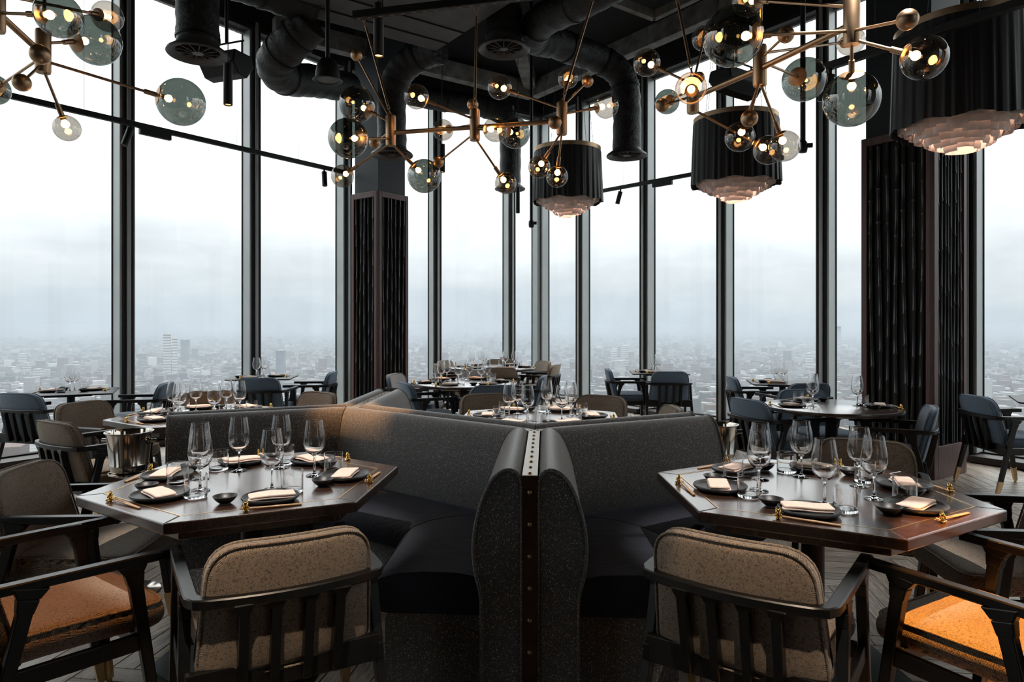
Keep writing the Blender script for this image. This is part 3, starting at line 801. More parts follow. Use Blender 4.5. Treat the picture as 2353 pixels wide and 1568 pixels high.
chandelier('left brass chandelier with smoky globes cropped by the frame', [atY(99, 115, 2.98), atY(-8, 15, 2.7)], [(0, 1)],
    [(0, atY(110, -150, 3.0)), (1, atY(-30, -200, 2.7))],
    [g(1, 134, 35, 50, .085, 1), g(1, 247, 38, 34, SM, 0), g(0, 219, 93, 55, BG, 1), g(0, 416, 235, 53, BG, 1), g(0, 154, 295, 29, .057, 0), g(0, -14, 206, 34, SM, 1)],
    [(0, 92, 125, 2.5, BL * .98), (0, 50, 190, 2.85, BL)])

# ------------------------------------------------------------------ drum pendants
def petal_mesh():
    m = MB(); vs = []; fs = []; n = 8; w = .15; hgt = .085
    for j, z in enumerate((0, -hgt * .55, -hgt)):
        for i in range(n + 1):
            x = (i / n - .5) * w; vs.append((x, -.035 * (1 - (2 * i / n - 1) ** 2) - (.012 if j == 1 else 0), z))
    for j in range(2):
        for i in range(n): a = j * (n + 1) + i; fs.append((a, a + 1, a + n + 2, a + n + 1))
    m.add(vs, fs); return m
petal_me = None
def drum(label, u, vtop, vbot, Y, D, nfold=36):
    global petal_me
    zt, zb = atY(u, vtop, Y).z, atY(u, vbot, Y).z; c = atY(u, vbot, Y); r = D / 2
    t = thing('drum_pendant', label, 'pendant light', tuple(c), group='black drum pendants with petal diffusers')
    hgt = zt - zb
    MB().lathe([(r * .93, hgt - .075), (r * .945, hgt - .075), (r * .95, hgt), (r * .935, hgt)], 64, tuple(c)).build('top_ring', 'brass', t, 50, world=True)
    def skirt(r0, z0, z1, nf, amp, nm):
        m = MB(); n = 220; rows = 7; vs = []; fs = []
        for j in range(rows):
            k = j / (rows - 1); z = z1 + (z0 - z1) * k
            for i in range(n):
                a = 2 * math.pi * i / n
                fold = math.sin(a * nf + 2.2 * math.sin(a * 3)) * .6 + math.sin(a * nf * 1.73 + 1) * .4
                rr = r0 * (1 + .045 * k) + amp * (.25 + k) * fold
                vs.append((c.x + rr * math.cos(a), c.y + rr * math.sin(a), z + (.012 * math.sin(a * 9) if j == rows - 1 else 0)))
        for j in range(rows - 1):
            for i in range(n):
                a, b2 = j * n + i, j * n + (i + 1) % n; fs.append((a, a + n, b2 + n, b2))
        m.add(vs, fs); return m.build(nm, 'black_chiffon', t, 70, world=True)
    skirt(r * .955, c.z - .015, c.z + hgt - .05, nfold, .009, 'outer_skirt')
    skirt(r * .90, c.z + .03, c.z + hgt - .06, nfold - 5, .007, 'inner_skirt')
    if petal_me is None: petal_me = petal_mesh().mesh('diffuser_petal', 'parchment_petal', 70)
    for tier, (rr, z, cnt) in enumerate(((.80, .035, 26), (.68, -.005, 21), (.55, -.045, 17), (.42, -.08, 13), (.29, -.112, 9), (.16, -.14, 5))):
        for k in range(cnt):
            a = 2 * math.pi * (k + .5 * (tier % 2)) / cnt
            o = bpy.data.objects.new('diffuser_petal', petal_me); col.objects.link(o); o.parent = t
            o.location = (rr * r * math.cos(a), rr * r * math.sin(a), z + .04 + random.uniform(-.014, .014)); o.rotation_euler = (R(random.uniform(-8, 8)), 0, a + R(90 + random.uniform(-8, 8)))
    MB().lathe([(.001, .052), (r * .3, .055), (r * .84, .075), (r * .84, .082), (.001, .062)], 40, tuple(c)).build('petal_tray', 'parchment_petal', t, 40, world=True)
    MB().cyl((c.x, c.y, c.z + .35), (c.x, c.y, c.z + .42), .05, n=14).build('lamp_holder', 'black_metal', t, 50, world=True)
    for k in range(4):
        a = 2 * math.pi * k / 4 + .5; rod((c.x + r * .93 * math.cos(a), c.y + r * .93 * math.sin(a), c.z + hgt), (c.x + .1 * math.cos(a), c.y + .1 * math.sin(a), CEIL), .0025, 'hanging_wire', 'black_metal', t)
    light('petal_glow', 'POINT', (c.x, c.y, c.z + .02), .7, (1, .64, .46), t, .06)
    return t
drum('smallest black drum pendant with petal underside, nearest the corner', 1304, 342, 462, 8.4, .86)
drum('black drum pendant with petal underside in the middle of three', 1690, 272, 422, 7.3, .92)
drum('largest black drum pendant with petal underside at upper right', 2208, 62, 292, 5.1, .93)

# ------------------------------------------------------------------ tables
S1 = .65
TABLES = {}
def hexpts(s_, ph, n=6): return [(s_ * math.cos(R(ph + 60 * k)), s_ * math.sin(R(ph + 60 * k))) for k in range(n)]
def hex_table(key, label, c, ph):
    t = thing('hexagonal_table', label, 'table', (c[0], c[1], 0), 0, 'hexagonal dark oak tables')
    rim = hexpts(S1, ph); inn = hexpts(S1 - .101, ph); 
    MB().prism(inn, .71, .7485).build('centre_board', 'dark_oak', t, 0, bevel=.001)
    for k in range(6):
        a, b, c2, d = rim[k], rim[(k + 1) % 6], hexpts(S1 - .0965, ph)[(k + 1) % 6], hexpts(S1 - .0965, ph)[k]
        MB().prism([a, b, c2, d], .71, .75).build('rim_board', 'dark_oak', t, 0, bevel=.005)
        e, f2 = hexpts(S1 - .103, ph)[(k + 1) % 6], hexpts(S1 - .103, ph)[k]
        MB().prism([d, c2, e, f2], .73, .7497).build('brass_inlay', 'brass_inlay', t, 0)
    MB().prism(hexpts(S1 - .09, ph), .665, .71).build('underframe', 'dark_oak', t, 0, bevel=.004)
    MB().lathe([(.045, .025), (.045, .6), (.06, .62), (.12, .66), (.12, .666)], 24).build('pedestal', 'black_metal', t, 40)
    MB().prism(hexpts(.40, ph), .004, .022).build('base_plate', 'teal_grey_plate', t, 0, bevel=.003)
    TABLES[key] = (Vector((c[0], c[1])), S1 * math.sqrt(3) / 2)
    return t
T1c, T2c = (-1.126, 2.956), (1.229, 2.791)
T3c, T4c = (-2.28, 5.06), (.20, 4.92)
hex_table('T1', 'dark oak hexagonal table at front left, laid for six', T1c, -154.5)
hex_table('T2', 'dark oak hexagonal table at front right, laid for six', T2c, -89.0)
hex_table('T3', 'dark oak hexagonal table behind the left banquette', T3c, -154.5)
hex_table('T4', 'dark oak hexagonal table behind the centre banquette', T4c, -154.5)
def round_table(key, label, c, r):
    t = thing('round_table', label, 'table', (c[0], c[1], 0), 0, 'round dark oak tables')
    MB().lathe([(.001, .71), (r - .03, .71), (r - .004, .722), (r, .732), (r - .003, .746), (r - .012, .75), (.001, .75)], 64).build('table_top', 'dark_oak', t, 40)
    MB().lathe([(.001, .68), (r * .55, .68), (r * .55, .71), (.001, .71)], 40).build('underframe', 'black_metal', t, 40)
    MB().lathe([(.048, .02), (.048, .6), (.07, .64), (.13, .68)], 24).build('pedestal', 'black_metal', t, 40)
    MB().lathe([(.001, .004), (.33, .004), (.33, .016), (.05, .026), (.001, .026)], 40).build('base_plate', 'teal_grey_plate', t, 40)
    TABLES[key] = (Vector((c[0], c[1])), r)
round_table('T5', 'round dark oak table in the middle, nearer of two', (-.55, 7.79), .60)
round_table('T6', 'farthest round oak table by the corner windows', (-.29, 10.45), .66)
round_table('T7', 'round dark oak table beside the right bamboo column', (2.62, 5.60), .53)
def window_table(key, label, c, w, d, rz):
    t = thing('window_table', label, 'table', (c[0], c[1], 0), rz, 'thin black window tables')
    MB().prism(rrect(w / 2, w / 2, -d / 2, d / 2, .05, 4), .735, .75).build('table_top', 'black_metal', t, 0, bevel=.003)
    MB().box((0, 0, .722), (w * .5, d * .5, .022)).build('mounting_plate', 'black_metal', t, 0)
    MB().lathe([(.035, .015), (.035, .712)], 20).build('pedestal', 'black_metal', t, 40)
    MB().box((0, 0, .012), (.42, .42, .012)).build('base_plate', 'black_metal', t, 0, bevel=.003)
    TABLES[key] = (Vector((c[0], c[1])), d / 2, rz)
window_table('W1', 'thin black table at the far left window', (-4.36, 6.75), .78, .70, R(25))
window_table('W2', 'thin black table at the window left of the bamboo column', (-3.12, 8.52), .78, .66, R(8))
window_table('W3', 'thin black window table right of the corner', (2.02, 9.40), .76, .70, R(-6))
window_table('W4', 'thin black window table behind the right round table', (3.09, 7.80), .72, .70, R(-12))
window_table('W5', 'thin black table cropped at the right edge', (4.86, 5.95), .80, .70, R(-30))

# ------------------------------------------------------------------ banquettes: honeycomb of back pads, seats and brass capped dividers
Y1, Y2 = Vector((.115, 3.50)), Vector((-1.03, 4.40))
E_front, E_right = Vector((.064, 2.46)), Vector((1.09, 3.98))
E_left, E_back = Vector((-2.0, 3.98)), Vector((-.985, 5.45))
PAD = [(.029, .02), (.029, .84), (.033, .868), (.048, .89), (.072, .90), (.10, .894), (.132, .868), (.16, .82), (.185, .75), (.20, .68), (.205, .62), (.202, .56), (.194, .51), (.183, .47), (.176, .43), (.175, .30), (.175, .02)]
SEAT = [(.17, .33), (.17, .45), (.19, .472), (.27, .486), (.40, .49), (.50, .482), (.57, .462), (.605, .432), (.615, .395), (.605, .36), (.58, .338), (.54, .33)]
BASE = [(.16, .01), (.16, .33), (.54, .33), (.555, .30), (.555, .01)]
PAD = [PAD[0]] + [(v_.x, v_.y) for v_ in curve_pts([(a, b, 0) for a, b in PAD[1:-2]], 3)] + PAD[-2:]
def segment(sec, P, Q, side, off0, off1, nm, mat, parent, inset0=0, inset1=0, smooth=50, n=1):
    d = (Q - P).normalized(); L = (Q - P).length; nrm = Vector((-d.y, d.x)) * side
    m = MB(); k = len(sec); vs = []; fs = []
    for e in range(n + 1):
        for dd, z in sec:
            a0 = off0(dd) + inset0; a1 = L - off1(dd) - inset1
            q = P + d * (a0 + (a1 - a0) * e / n) + nrm * dd; vs.append((q.x, q.y, z))
    for e in range(n):
        for i in range(k):
            j = (i + 1) % k; f = (e * k + i, e * k + j, (e + 1) * k + j, (e + 1) * k + i); fs.append(f if side > 0 else f[::-1])
    c0 = tuple(range(k)); c1 = tuple(n * k + i for i in range(k))
    fs += [c0[::-1] if side > 0 else c0, c1 if side > 0 else c1[::-1]]
    m.add(vs, fs); return m.build(nm, mat, parent, smooth, world=True)
def cot_half(a, b):
    an = math.acos(max(-1, min(1, a.normalized().dot(b.normalized())))); return 1 / math.tan(an / 2)
def banquette(label, legs):
    """legs: list of (P, Q, side, (neighbour direction at P or None), (neighbour at Q or None))"""
    P0 = legs[0][0]; t = thing('banquette', label, 'banquette', (P0.x, P0.y, 0), 0, 'speckled booth banquettes')
    for P, Q, side, nP, nQ in legs:
        o0 = (lambda dd, c=cot_half(Q - P, nP - P): dd * c) if nP is not None else (lambda dd: 0)
        o1 = (lambda dd, c=cot_half(P - Q, nQ - Q): dd * c) if nQ is not None else (lambda dd: 0)
        i0 = .10 if nP is None else .004; i1 = .10 if nQ is None else .004
        pad = segment(PAD, P, Q, side, o0, o1, 'back_pad', 'speckled_fabric', t, .003, .003)
        segment(SEAT, P, Q, side, o0, o1, 'seat_cushion', 'navy_velvet', t, i0, i1, n=10)
        segment(BASE, P, Q, side, o0, o1, 'base_plinth', 'speckled_fabric', t, i0 + .02, i1 + .02, 30)
        d = (Q - P).normalized(); nrm = Vector((-d.y, d.x)) * side; L = (Q - P).length
        for a, free in ((0, nP is None), (L, nQ is None)):
            if free:
                path = [(P.x + d.x * a + nrm.x * dd, P.y + d.y * a + nrm.y * dd, z) for dd, z in PAD]
                MB().tube(path, .0065, 6).build('piping', 'speckled_fabric', pad, 60); pad.children[-1]
                o = pad.children[0]
                for vtx in pad.children[-1].data.vertices: vtx.co -= Vector((P0.x, P0.y, 0))
banquette('speckled banquette with navy velvet seat around the left front table',
    [(Y1, E_front, -1, Y2, None), (Y1, Y2, 1, E_front, E_left), (Y2, E_left, 1, Y1, None)])
banquette('speckled banquette with navy velvet seat beside the right front table',
    [(Y1, E_front, 1, E_right, None), (Y1, E_right, -1, E_front, None)])
banquette('speckled banquette facing away behind the centre divider',
    [(Y1, E_right, 1, Y2, None), (Y1, Y2, -1, E_right, E_back), (Y2, E_back, -1, Y1, None)])
banquette('speckled banquette facing the far left table',
    [(Y2, E_left, -1, E_back, None), (Y2, E_back, 1, E_left, None)])
def rivet_mesh(name):
    m = MB().lathe([(.0085, 0), (.008, .003), (.005, .0052), (.001, .006)], 10); return m.mesh(name, 'brass', 60)
riv = rivet_mesh('rivet')
dv = thing('booth_divider', 'brass capped divider wall with rows of rivets between banquettes', 'divider', (Y1.x, Y1.y, 0))
for P, Q, k, ends in ((Y1, E_front, 10, 1), (Y1, E_right, 10, 1), (Y1, Y2, 14, 0), (Y2, E_left, 10, 1), (Y2, E_back, 10, 1)):
    d = (Q - P).normalized(); L = (Q - P).length; rz = math.atan2(d.y, d.x); c = (P + Q) / 2
    MB().box((c.x, c.y, .435), (L - .002, .05, .83), rz).build('core_panel', 'bronze_plate', dv, 0, world=True)
    cap = MB().box((c.x, c.y, .875), (L, .056, .01), rz).build('brass_cap', 'satin_steel_cap', dv, 0, bevel=.002, world=True)
    for i in range(k):
        q = P + d * L * (i + .7) / k
        if i == k - 1 and not ends: continue
        o = bpy.data.objects.new('rivet', riv); col.objects.link(o); o.parent = dv; o.location = (q.x - Y1.x, q.y - Y1.y, .8795)
    if ends:
        e = Q + d * .004
        MB().box((e.x, e.y, .44), (.008, .056, .88), rz).build('end_plate', 'bronze_plate', dv, 0, bevel=.001, world=True)
        for i in range(7):
            o = bpy.data.objects.new('rivet', riv); col.objects.link(o); o.parent = dv
            q = Q + d * .008; o.location = (q.x - Y1.x, q.y - Y1.y, .82 - .115 * i); o.rotation_euler = (0, R(90), rz)

# ------------------------------------------------------------------ armchairs
def make_chair(kind):
    fab = kind + '_fabric'
    t = thing('dining_armchair', 'x', 'chair')
    bm = lambda z: -.205 - (z - .40) * .24
    def padfn(a, b, tt): return (a, bm(b) + .55 * a * a - tt, b)
    out = densify(rrect(.262, .232, .39, .803, (.05, .05, .10, .10), 6), .045)
    bp = MB().cushion(out, .062, .03, padfn, .004).build('back_pad', fab, t, 80)
    for sgn in (-1, 1):
        pth = [padfn(a * .985, .39 + (b - .39) * .995, sgn * .024) for a, b in out]; pth = [(p[0] * 1.0, p[1], p[2]) for p in pth]
        MB().tube(pth + [pth[0]], .0045, 6, False).build('piping', fab, bp, 80)
    def seatfn(a, b, tt): return (a, b, .435 + tt - .012 * (max(0, b - .12) / .16) ** 2 - .10 * max(0, -b - .1) * .3)
    so = densify(rrect(.235, .265, -.20, .285, (.05, .05, .09, .09), 6), .05)
    sp = MB().cushion(so, .095, .045, seatfn, .012).build('seat_cushion', fab, t, 80)
    pth = [seatfn(a * .965, b * .965, .038) for a, b in so]
    MB().tube(pth + [pth[0]], .0045, 6, False).build('piping', fab, sp, 80)
    rail = []
    half = [(-.285, .27), (-.281, .10), (-.276, -.08), (-.273, -.19), (-.270, -.238), (-.256, -.264), (-.222, -.279), (-.16, -.292), (-.09, -.302), (-.03, -.306)]
    rail = [(x, y, .645) for x, y in half] + [(-x, y, .645) for x, y in reversed(half)]
    sec = [(-.020, -.012), (-.016, -.016), (.016, -.016), (.020, -.012), (.020, .010), (.016, .014), (-.016, .014), (-.020, .010)]
    MB().sweep(rail, sec).build('arm_rail', 'black_wood', t, 30)
    for sx in (-1, 1):
        for top, foot, nm in (((.284, .15), (.296, .235), 'f'), ((.279, -.13), (.298, -.285), 'r')):
            tp = Vector((sx * top[0], top[1], .632)); ft = Vector((sx * foot[0], foot[1], .0)); mid = tp.lerp(ft, .80)
            m = MB().beam(mid, tp, .03, .032, .034, .044, up=(0, 1, 0))
            m.beam(tp.lerp(ft, .11), tp.lerp(ft, .045), .0345, .046, .0355, .060, up=(0, 1, 0)); m.beam(tp.lerp(ft, .045), tp + Vector((0, 0, .004)), .0355, .060, .036, .10, up=(0, 1, 0))
            lg = m.build('leg', 'black_wood', t, 0, bevel=.004)
            MB().beam(ft + Vector((0, 0, .012)), mid, .025, .025, .0315, .0355, up=(0, 1, 0)).cyl(ft, ft + Vector((0, 0, .014)), .011, n=10).build('brass_sleeve', 'brass_inlay', lg, 0)
        MB().beam((sx * .285, -.23, .372), (sx * .285, .20, .372), .022, .055).build('side_rail', 'black_wood', t, 0, bevel=.003)
    MB().beam((-.285, -.215, .385), (.285, -.215, .385), .026, .085).build('back_rail', 'black_wood', t, 0, bevel=.003)
    MB().beam((-.27, .165, .375), (.27, .165, .375), .022, .05).build('front_rail', 'black_wood', t, 0, bevel=.003)
    for x in (-.135, -.047, .047, .135):
        m = MB().beam((x, -.243, .365), (x * 1.02, -.303, .638), .026, .05, .03, .034, up=(0, 1, 0))
        m.beam((x * 1.02, -.297, .605), (x * 1.02, -.304, .638), .03, .03, .058, .034, up=(0, 1, 0))
        m.build('slat', 'black_wood', t, 0, bevel=.004)
    return t
PROTO = {}
def chair(kind, u, v, face, label, group, Y=None, pos=None):
    """u, v: pixel of the middle of the back's top edge; face: heading in degrees"""
    if pos is not None: c = Vector((pos[0], pos[1], 0))
    else:
        p = at(u, v, .80) if Y is None else Vector(((u - CX) * Y / F, Y, 0))
        c = Vector((p.x + .30 * math.cos(R(face)), p.y + .30 * math.sin(R(face)), 0))
    if kind not in PROTO: PROTO[kind] = make_chair(kind); o = PROTO[kind]
    else: o = copy_tree(PROTO[kind])
    o.location = c; o.rotation_euler = (0, 0, R(face - 90)); tag(o, label, 'chair', group)
    return o
BR = 'brown patterned dining armchairs'; BU = 'blue fabric dining armchairs'
chair('brown', 0, 0, 4, 'brown patterned armchair at the left side of the left front table', BR, pos=(-1.86, 3.00))
chair('brown', 0, 0, 48, 'brown patterned armchair cropped by the left edge, seat lit amber', BR, pos=(-1.564, 2.33))
chair('brown', 0, 0, 119, 'brown patterned armchair seen from behind at the left front table', BR, pos=(-.785, 2.265))
chair('brown', 0, 0, 55, 'brown patterned armchair seen from behind at the right front table', BR, pos=(.795, 2.22))
chair('brown', 0, 0, 119, 'brown patterned armchair at bottom right, seat lit bright orange', BR, pos=(1.545, 2.15))
chair('brown', 0, 0, 173, 'brown patterned armchair at the right side of the right front table', BR, pos=(2.03, 2.80))
chair('brown', 1987, 1012, 241, 'brown patterned armchair facing us across the right front table', BR)
chair('brown', 183, 925, -18, 'brown patterned armchair facing right beyond the left ice bucket', BR)
chair('brown', 118, 970, 58, 'brown patterned armchair with plain back just left of the ice bucket', BR)
chair('brown', 480, 901, -66, 'brown patterned armchair facing us across the far left table', BR)
chair('brown', 738, 902, 236, 'pale brown armchair at the right end of the far left table', BR)
chair('brown', 1112, 906, -66, 'brown patterned armchair at left of the centre table', BR)
chair('brown', 1385, 910, 238, 'brown patterned armchair at right of the centre table', BR)
chair('brown', 1552, 936, 182, 'brown armchair whose back corner peeps over the right banquette', BR)
chair('blue', 38, 905, 75, 'blue armchair seen from behind at the left edge', BU)
chair('blue', 388, 880, 192, 'blue armchair in profile right of the far left window table', BU)
chair('blue', 592, 868, 92, 'dark blue armchair seen from behind at second window table', BU, Y=7.75)
chair('blue', 768, 852, 184, 'blue armchair in profile facing left beside the bamboo column', BU, Y=8.75)
chair('blue', 903, 860, -14, 'blue grey armchair against the foot of the bamboo column', BU)
chair('blue', 925, 880, 24, 'blue armchair seen from behind left of the middle round table', BU)
chair('blue', 1135, 887, 106, 'blue armchair backed to us before the middle round table', BU)
chair('blue', 1252, 864, 172, 'blue armchair in profile right of the middle round table', BU)
chair('blue', 1092, 849, -94, 'blue armchair on the far side of the middle round table', BU, Y=9.0)
chair('brown', 1018, 824, -24, 'brown armchair at far left of the farthest round table', BR, Y=11.3)
chair('brown', 1000, 838, 14, 'brown armchair at near left of the farthest round table', BR, Y=10.35)
chair('brown', 1150, 840, 94, 'brown armchair backed to us before the farthest round table', BR, Y=9.55)
chair('brown', 1150, 820, -92, 'brown armchair on the far side of the farthest round table', BR, Y=11.75)
chair('brown', 1253, 826, 205, 'brown armchair at far right of the farthest round table', BR, Y=11.2)
chair('brown', 1280, 836, 160, 'brown armchair at near right of the farthest round table, slats showing', BR, Y=10.2)
chair('blue', 1394, 842, -4, 'blue armchair in profile facing right before the corner windows', BU, Y=9.3)
chair('blue', 1541, 856, 88, 'blue armchair seen squarely from behind at the window', BU, Y=8.75)
chair('blue', 1676, 862, -6, 'blue armchair in profile left of the right window table', BU, Y=8.0)
chair('blue', 1864, 880, 100, 'dark blue armchair behind the right round table', BU, Y=7.05)
chair('blue', 1712, 918, 18, 'blue grey armchair with slatted back left of the right round table', BU)
chair('blue', 1838, 894, -86, 'dim armchair facing us across the right round table', BU, Y=6.42)
chair('blue', 2146, 936, 154, 'blue armchair with slatted back before the right bamboo column', BU)
chair('blue', 0, 0, -4, 'blue armchair at the far right window, brass feet showing', BU, pos=(4.27, 5.86))

# ------------------------------------------------------------------ ice buckets
def bucket(label, u, v, Y):
    b = atY(u, v, Y); r = .118; hgt = .215; z0 = b.z - hgt
    t = thing('ice_bucket', label, 'ice bucket', (b.x, b.y, 0), 0, 'steel ice buckets on stands')
    MB().lathe([(.001, z0 + .004), (r * .70, z0 + .004), (r * .72, z0), (r * .75, z0 + .01), (r * .78, z0 + .035), (r * .81, z0 + .04), (r * .81, z0 + .048), (r * .785, z0 + .054), (r * .92, b.z - .006), (r, b.z), (r, b.z + .004), (r * .95, b.z + .004), (r * .90, b.z - .01), (r * .76, z0 + .05), (r * .70, z0 + .012), (.001, z0 + .012)], 48).build('pail', 'polished_steel', t, 40)
    for s_ in (-1, 1):
        MB().cyl((s_ * r * .88, 0, b.z - .045), (s_ * r * 1.22, 0, b.z - .045), .012, n=14).cyl((s_ * r * .88, 0, b.z - .045), (s_ * r * .95, 0, b.z - .045), .019, n=14).build('knob_handle', 'polished_steel', t, 40)
    MB().lathe([(r * .82, z0 - .004), (r * .84, z0 - .004), (r * .84, z0 + .004), (r * .82, z0 + .004), (r * .82, z0 - .004)], 36).lathe([(.012, z0 - .02), (r * .5, z0 - .012), (r * .83, z0 - .004), (r * .5, z0 - .02), (.012, z0 - .03)], 24).build('stand_ring', 'polished_steel', t, 40)
    MB().cyl((0, 0, .02), (0, 0, z0 - .015), .012, n=14).build('stand_pole', 'polished_steel', t, 40)
    MB().lathe([(.001, .0), (.15, .0), (.15, .008), (.02, .022), (.001, .022)], 36).build('stand_base', 'polished_steel', t, 40)
bucket('steel ice bucket on a stand by the left banquette end', 297, 993, 3.62)
bucket('steel ice bucket half hidden by the right banquette end', 1652, 976, 4.22)

# ------------------------------------------------------------------ place settings
def mk(name, mb, mat, smooth=45):
    o = bpy.data.objects.new(name, mb.mesh(name, mat, smooth)); return o
WG = MB().lathe([(.001, 0), (.0365, 0), (.037, .0012), (.034, .0032), (.014, .006), (.006, .012), (.0042, .03), (.004, .075), (.0052, .086), (.014, .0925), (.030, .1025), (.0415, .120), (.0470, .142), (.0475, .158), (.0455, .182), (.0405, .214), (.0352, .246), (.0344, .246), (.0397, .214), (.0447, .182), (.0466, .158), (.0461, .143), (.0405, .122), (.029, .1055), (.013, .097), (.001, .095)], 28).mesh('wine_glass', 'clear_crystal', 50)
TB = MB().lathe([(.001, 0), (.040, 0), (.0425, .003), (.0425, .088), (.0413, .088), (.0413, .014), (.038, .010), (.001, .009)], 28).mesh('tumbler', 'clear_crystal', 40)
PLm = MB().lathe([(.001, .004), (.06, .003), (.075, .0), (.09, .002), (.104, .010), (.107, .016), (.1055, .0205), (.102, .021), (.099, .017), (.092, .0115), (.084, .0105), (.001, .0105)], 40).mesh('plate', 'black_ceramic', 40)
BW = MB().lathe([(.001, .003), (.017, .0), (.021, .001), (.034, .012), (.043, .024), (.0445, .028), (.0425, .0285), (.036, .021), (.024, .012), (.001, .009)], 28).mesh('dipping_bowl', 'black_ceramic', 40)
def napkin_mesh(sd):
    rnd = random.Random(sd); m = MB(); L, W = .172, .086
    def fn(z, tilt, sk): return lambda a, b, tt: (a + sk * b, b, z + tt + tilt * a + .0018 * math.sin(a * 40 + sd) * (1 + b * 4))
    m.cushion(densify(rrect(L / 2, L / 2 * .96, -W / 2, W / 2, .008, 3), .02), .007, .0034, fn(.0045, 0, .06), .0005, 2)
    m.cushion(densify(rrect(L / 2 * .97, L / 2 * .98, -W / 2 * .95, W / 2 * .9, .012, 3), .02), .010, .005, fn(.0125, .012, -.1 + rnd.uniform(-.05, .05)), .0025, 3)
    return m.mesh('napkin', 'napkin_linen', 70)
NP = [napkin_mesh(i) for i in range(4)]
def rest_mesh():
    m = MB()                                   # small seated gold cat holding the sticks
    m.sphere((0, 0, .010), .0095, 14, 9, (1, .95, 1.1)); m.sphere((0, -.001, .0265), .0092, 14, 10, (1.05, .95, .92))
    for s_ in (-1, 1):
        m.cyl((s_ * .0058, 0, .032), (s_ * .0072, 0, .0415), .0038, .0008, 8)
        m.sphere((s_ * .0062, -.0095, .0055), .0050, 10, 7, (.9, 1.5, .9)); m.sphere((s_ * .008, -.006, .0165), .0040, 8, 6, (.9, 1.2, 1.2))
    m.sphere((0, -.0088, .0245), .0042, 8, 6, (1.2, .8, .8)); m.tube([(0, .008, .004), (.006, .014, .006), (.004, .017, .013)], .0024, 6)
    return m.mesh('chopstick_rest', 'polished_gold', 60)
CR = rest_mesh()
CS = MB().lathe([(.0012, -.108), (.0018, -.105), (.0026, 0), (.0036, .02), (.0036, .104), (.003, .108), (.001, .1085)], 8, (0, 0, 0), (1, 0, 0)).mesh('chopstick', 'bamboo_chopstick', 50)
def put(name, me, loc, rz, label, cat, group, ry=0):
    o = bpy.data.objects.new(name, me); col.objects.link(o); o.location = loc; o.rotation_euler = (0, ry, rz)
    return tag(o, label, cat, group)
setno = 0
def setting(key, ang, edge, place, dx=0.0, table='', center=None, full=True):
    """one cover on table `key` at the side whose outward normal points to ang (deg)"""
    global setno; setno += 1; rnd = random.Random(setno * 13)
    c = center if center is not None else TABLES[key][0]; n = Vector((math.cos(R(ang)), math.sin(R(ang)))); f = -n; r = Vector((f.y, -f.x))
    def P(x, y, z=.75):
        q = c + n * (edge - y) + r * (x + dx); return (q.x, q.y, z)
    base = math.atan2(r.y, r.x); j = lambda s_: rnd.uniform(-s_, s_)
    w = '%s of %s' % (place, table)
    pp = (.03 + j(.008), .176 + j(.008))
    put('plate', PLm, P(*pp), rnd.uniform(0, 6), 'black plate with napkin at ' + w, 'plate', 'black stoneware plates')
    put('napkin', NP[setno % 4], P(pp[0] + j(.01), pp[1] + j(.008), .7612), base + j(.35), 'folded blush napkin at ' + w, 'napkin', 'folded napkins on plates')
    put('dipping_bowl', BW, P(-.115 + j(.01), .215 + j(.02)), 0, 'small black dipping bowl at ' + w, 'bowl', 'small black dipping bowls')
    put('wine_glass', WG, P(.055 + j(.012), .335 + j(.012)), 0, 'empty stemmed wine glass at ' + w, 'wine glass', 'empty wine glasses')
    put('tumbler', TB, P(.135 + j(.01), .268 + j(.012)), 0, 'clear water tumbler at ' + w, 'tumbler', 'clear water tumblers')
    rx, ry_ = -.062 + j(.008), .040
    put('chopstick_rest', CR, P(rx, ry_), base + j(.3), 'gold cat chopstick rest at ' + w, 'chopstick rest', 'gold cat chopstick rests')
    for k in (0, 1):
        yy = ry_ + .004 + k * .0085
        put('chopstick', CS, P(rx + .088, yy, .7565), base + R(1 - k * 2) + j(.01), 'one of two wooden chopsticks at ' + w, 'chopstick', 'wooden chopsticks', R(2.0))
ap = S1 * math.sqrt(3) / 2
t1 = 'left front hexagon table'; t2 = 'right front hexagon table'; t3 = 'hexagon table behind left banquette'; t4 = 'hexagon table behind centre banquette'
for a, pl_, dx in ((-124.5, 'amber-lit chair side', -.06), (175.5, 'leftmost chair side', -.05), (115.5, 'left banquette end', -.01), (55.5, 'long banquette side', .04), (-4.5, 'brass divider side', .04), (-64.5, 'side nearest us', 0)):
    setting('T1', a, ap, pl_, dx, t1)
for a, pl_, dx in ((-119, 'side nearest us', 0), (-59, 'orange-lit chair side', .02), (1, 'far right corner', .0), (61, 'side by facing chair', 0), (121, 'banquette side', -.02), (181, 'brass divider side', -.03)):
    setting('T2', a, ap, pl_, dx, t2)
for key, nm in (('T3', t3), ('T4', t4)):
    for a, pl_ in ((-124.5, 'near left side'), (175.5, 'left side'), (115.5, 'far left side'), (55.5, 'far right side'), (-4.5, 'right side'), (-64.5, 'near right side')):
        setting(key, a, ap, pl_, random.uniform(-.02, .02), nm)
six = ((-120, 'near left side'), (180, 'left side'), (120, 'far left side'), (60, 'far right side'), (0, 'right side'), (-60, 'near right side'))
for a, pl_ in six: setting('T5', a + 8, .60, pl_, 0, 'nearer middle round table')
for a, pl_ in six: setting('T6', a - 5, .66, pl_, 0, 'farthest round table')
for a, pl_ in ((185, 'left side'), (95, 'far side'), (-20, 'right side')): setting('T7', a, .53, pl_, 0, 'right hand round table')
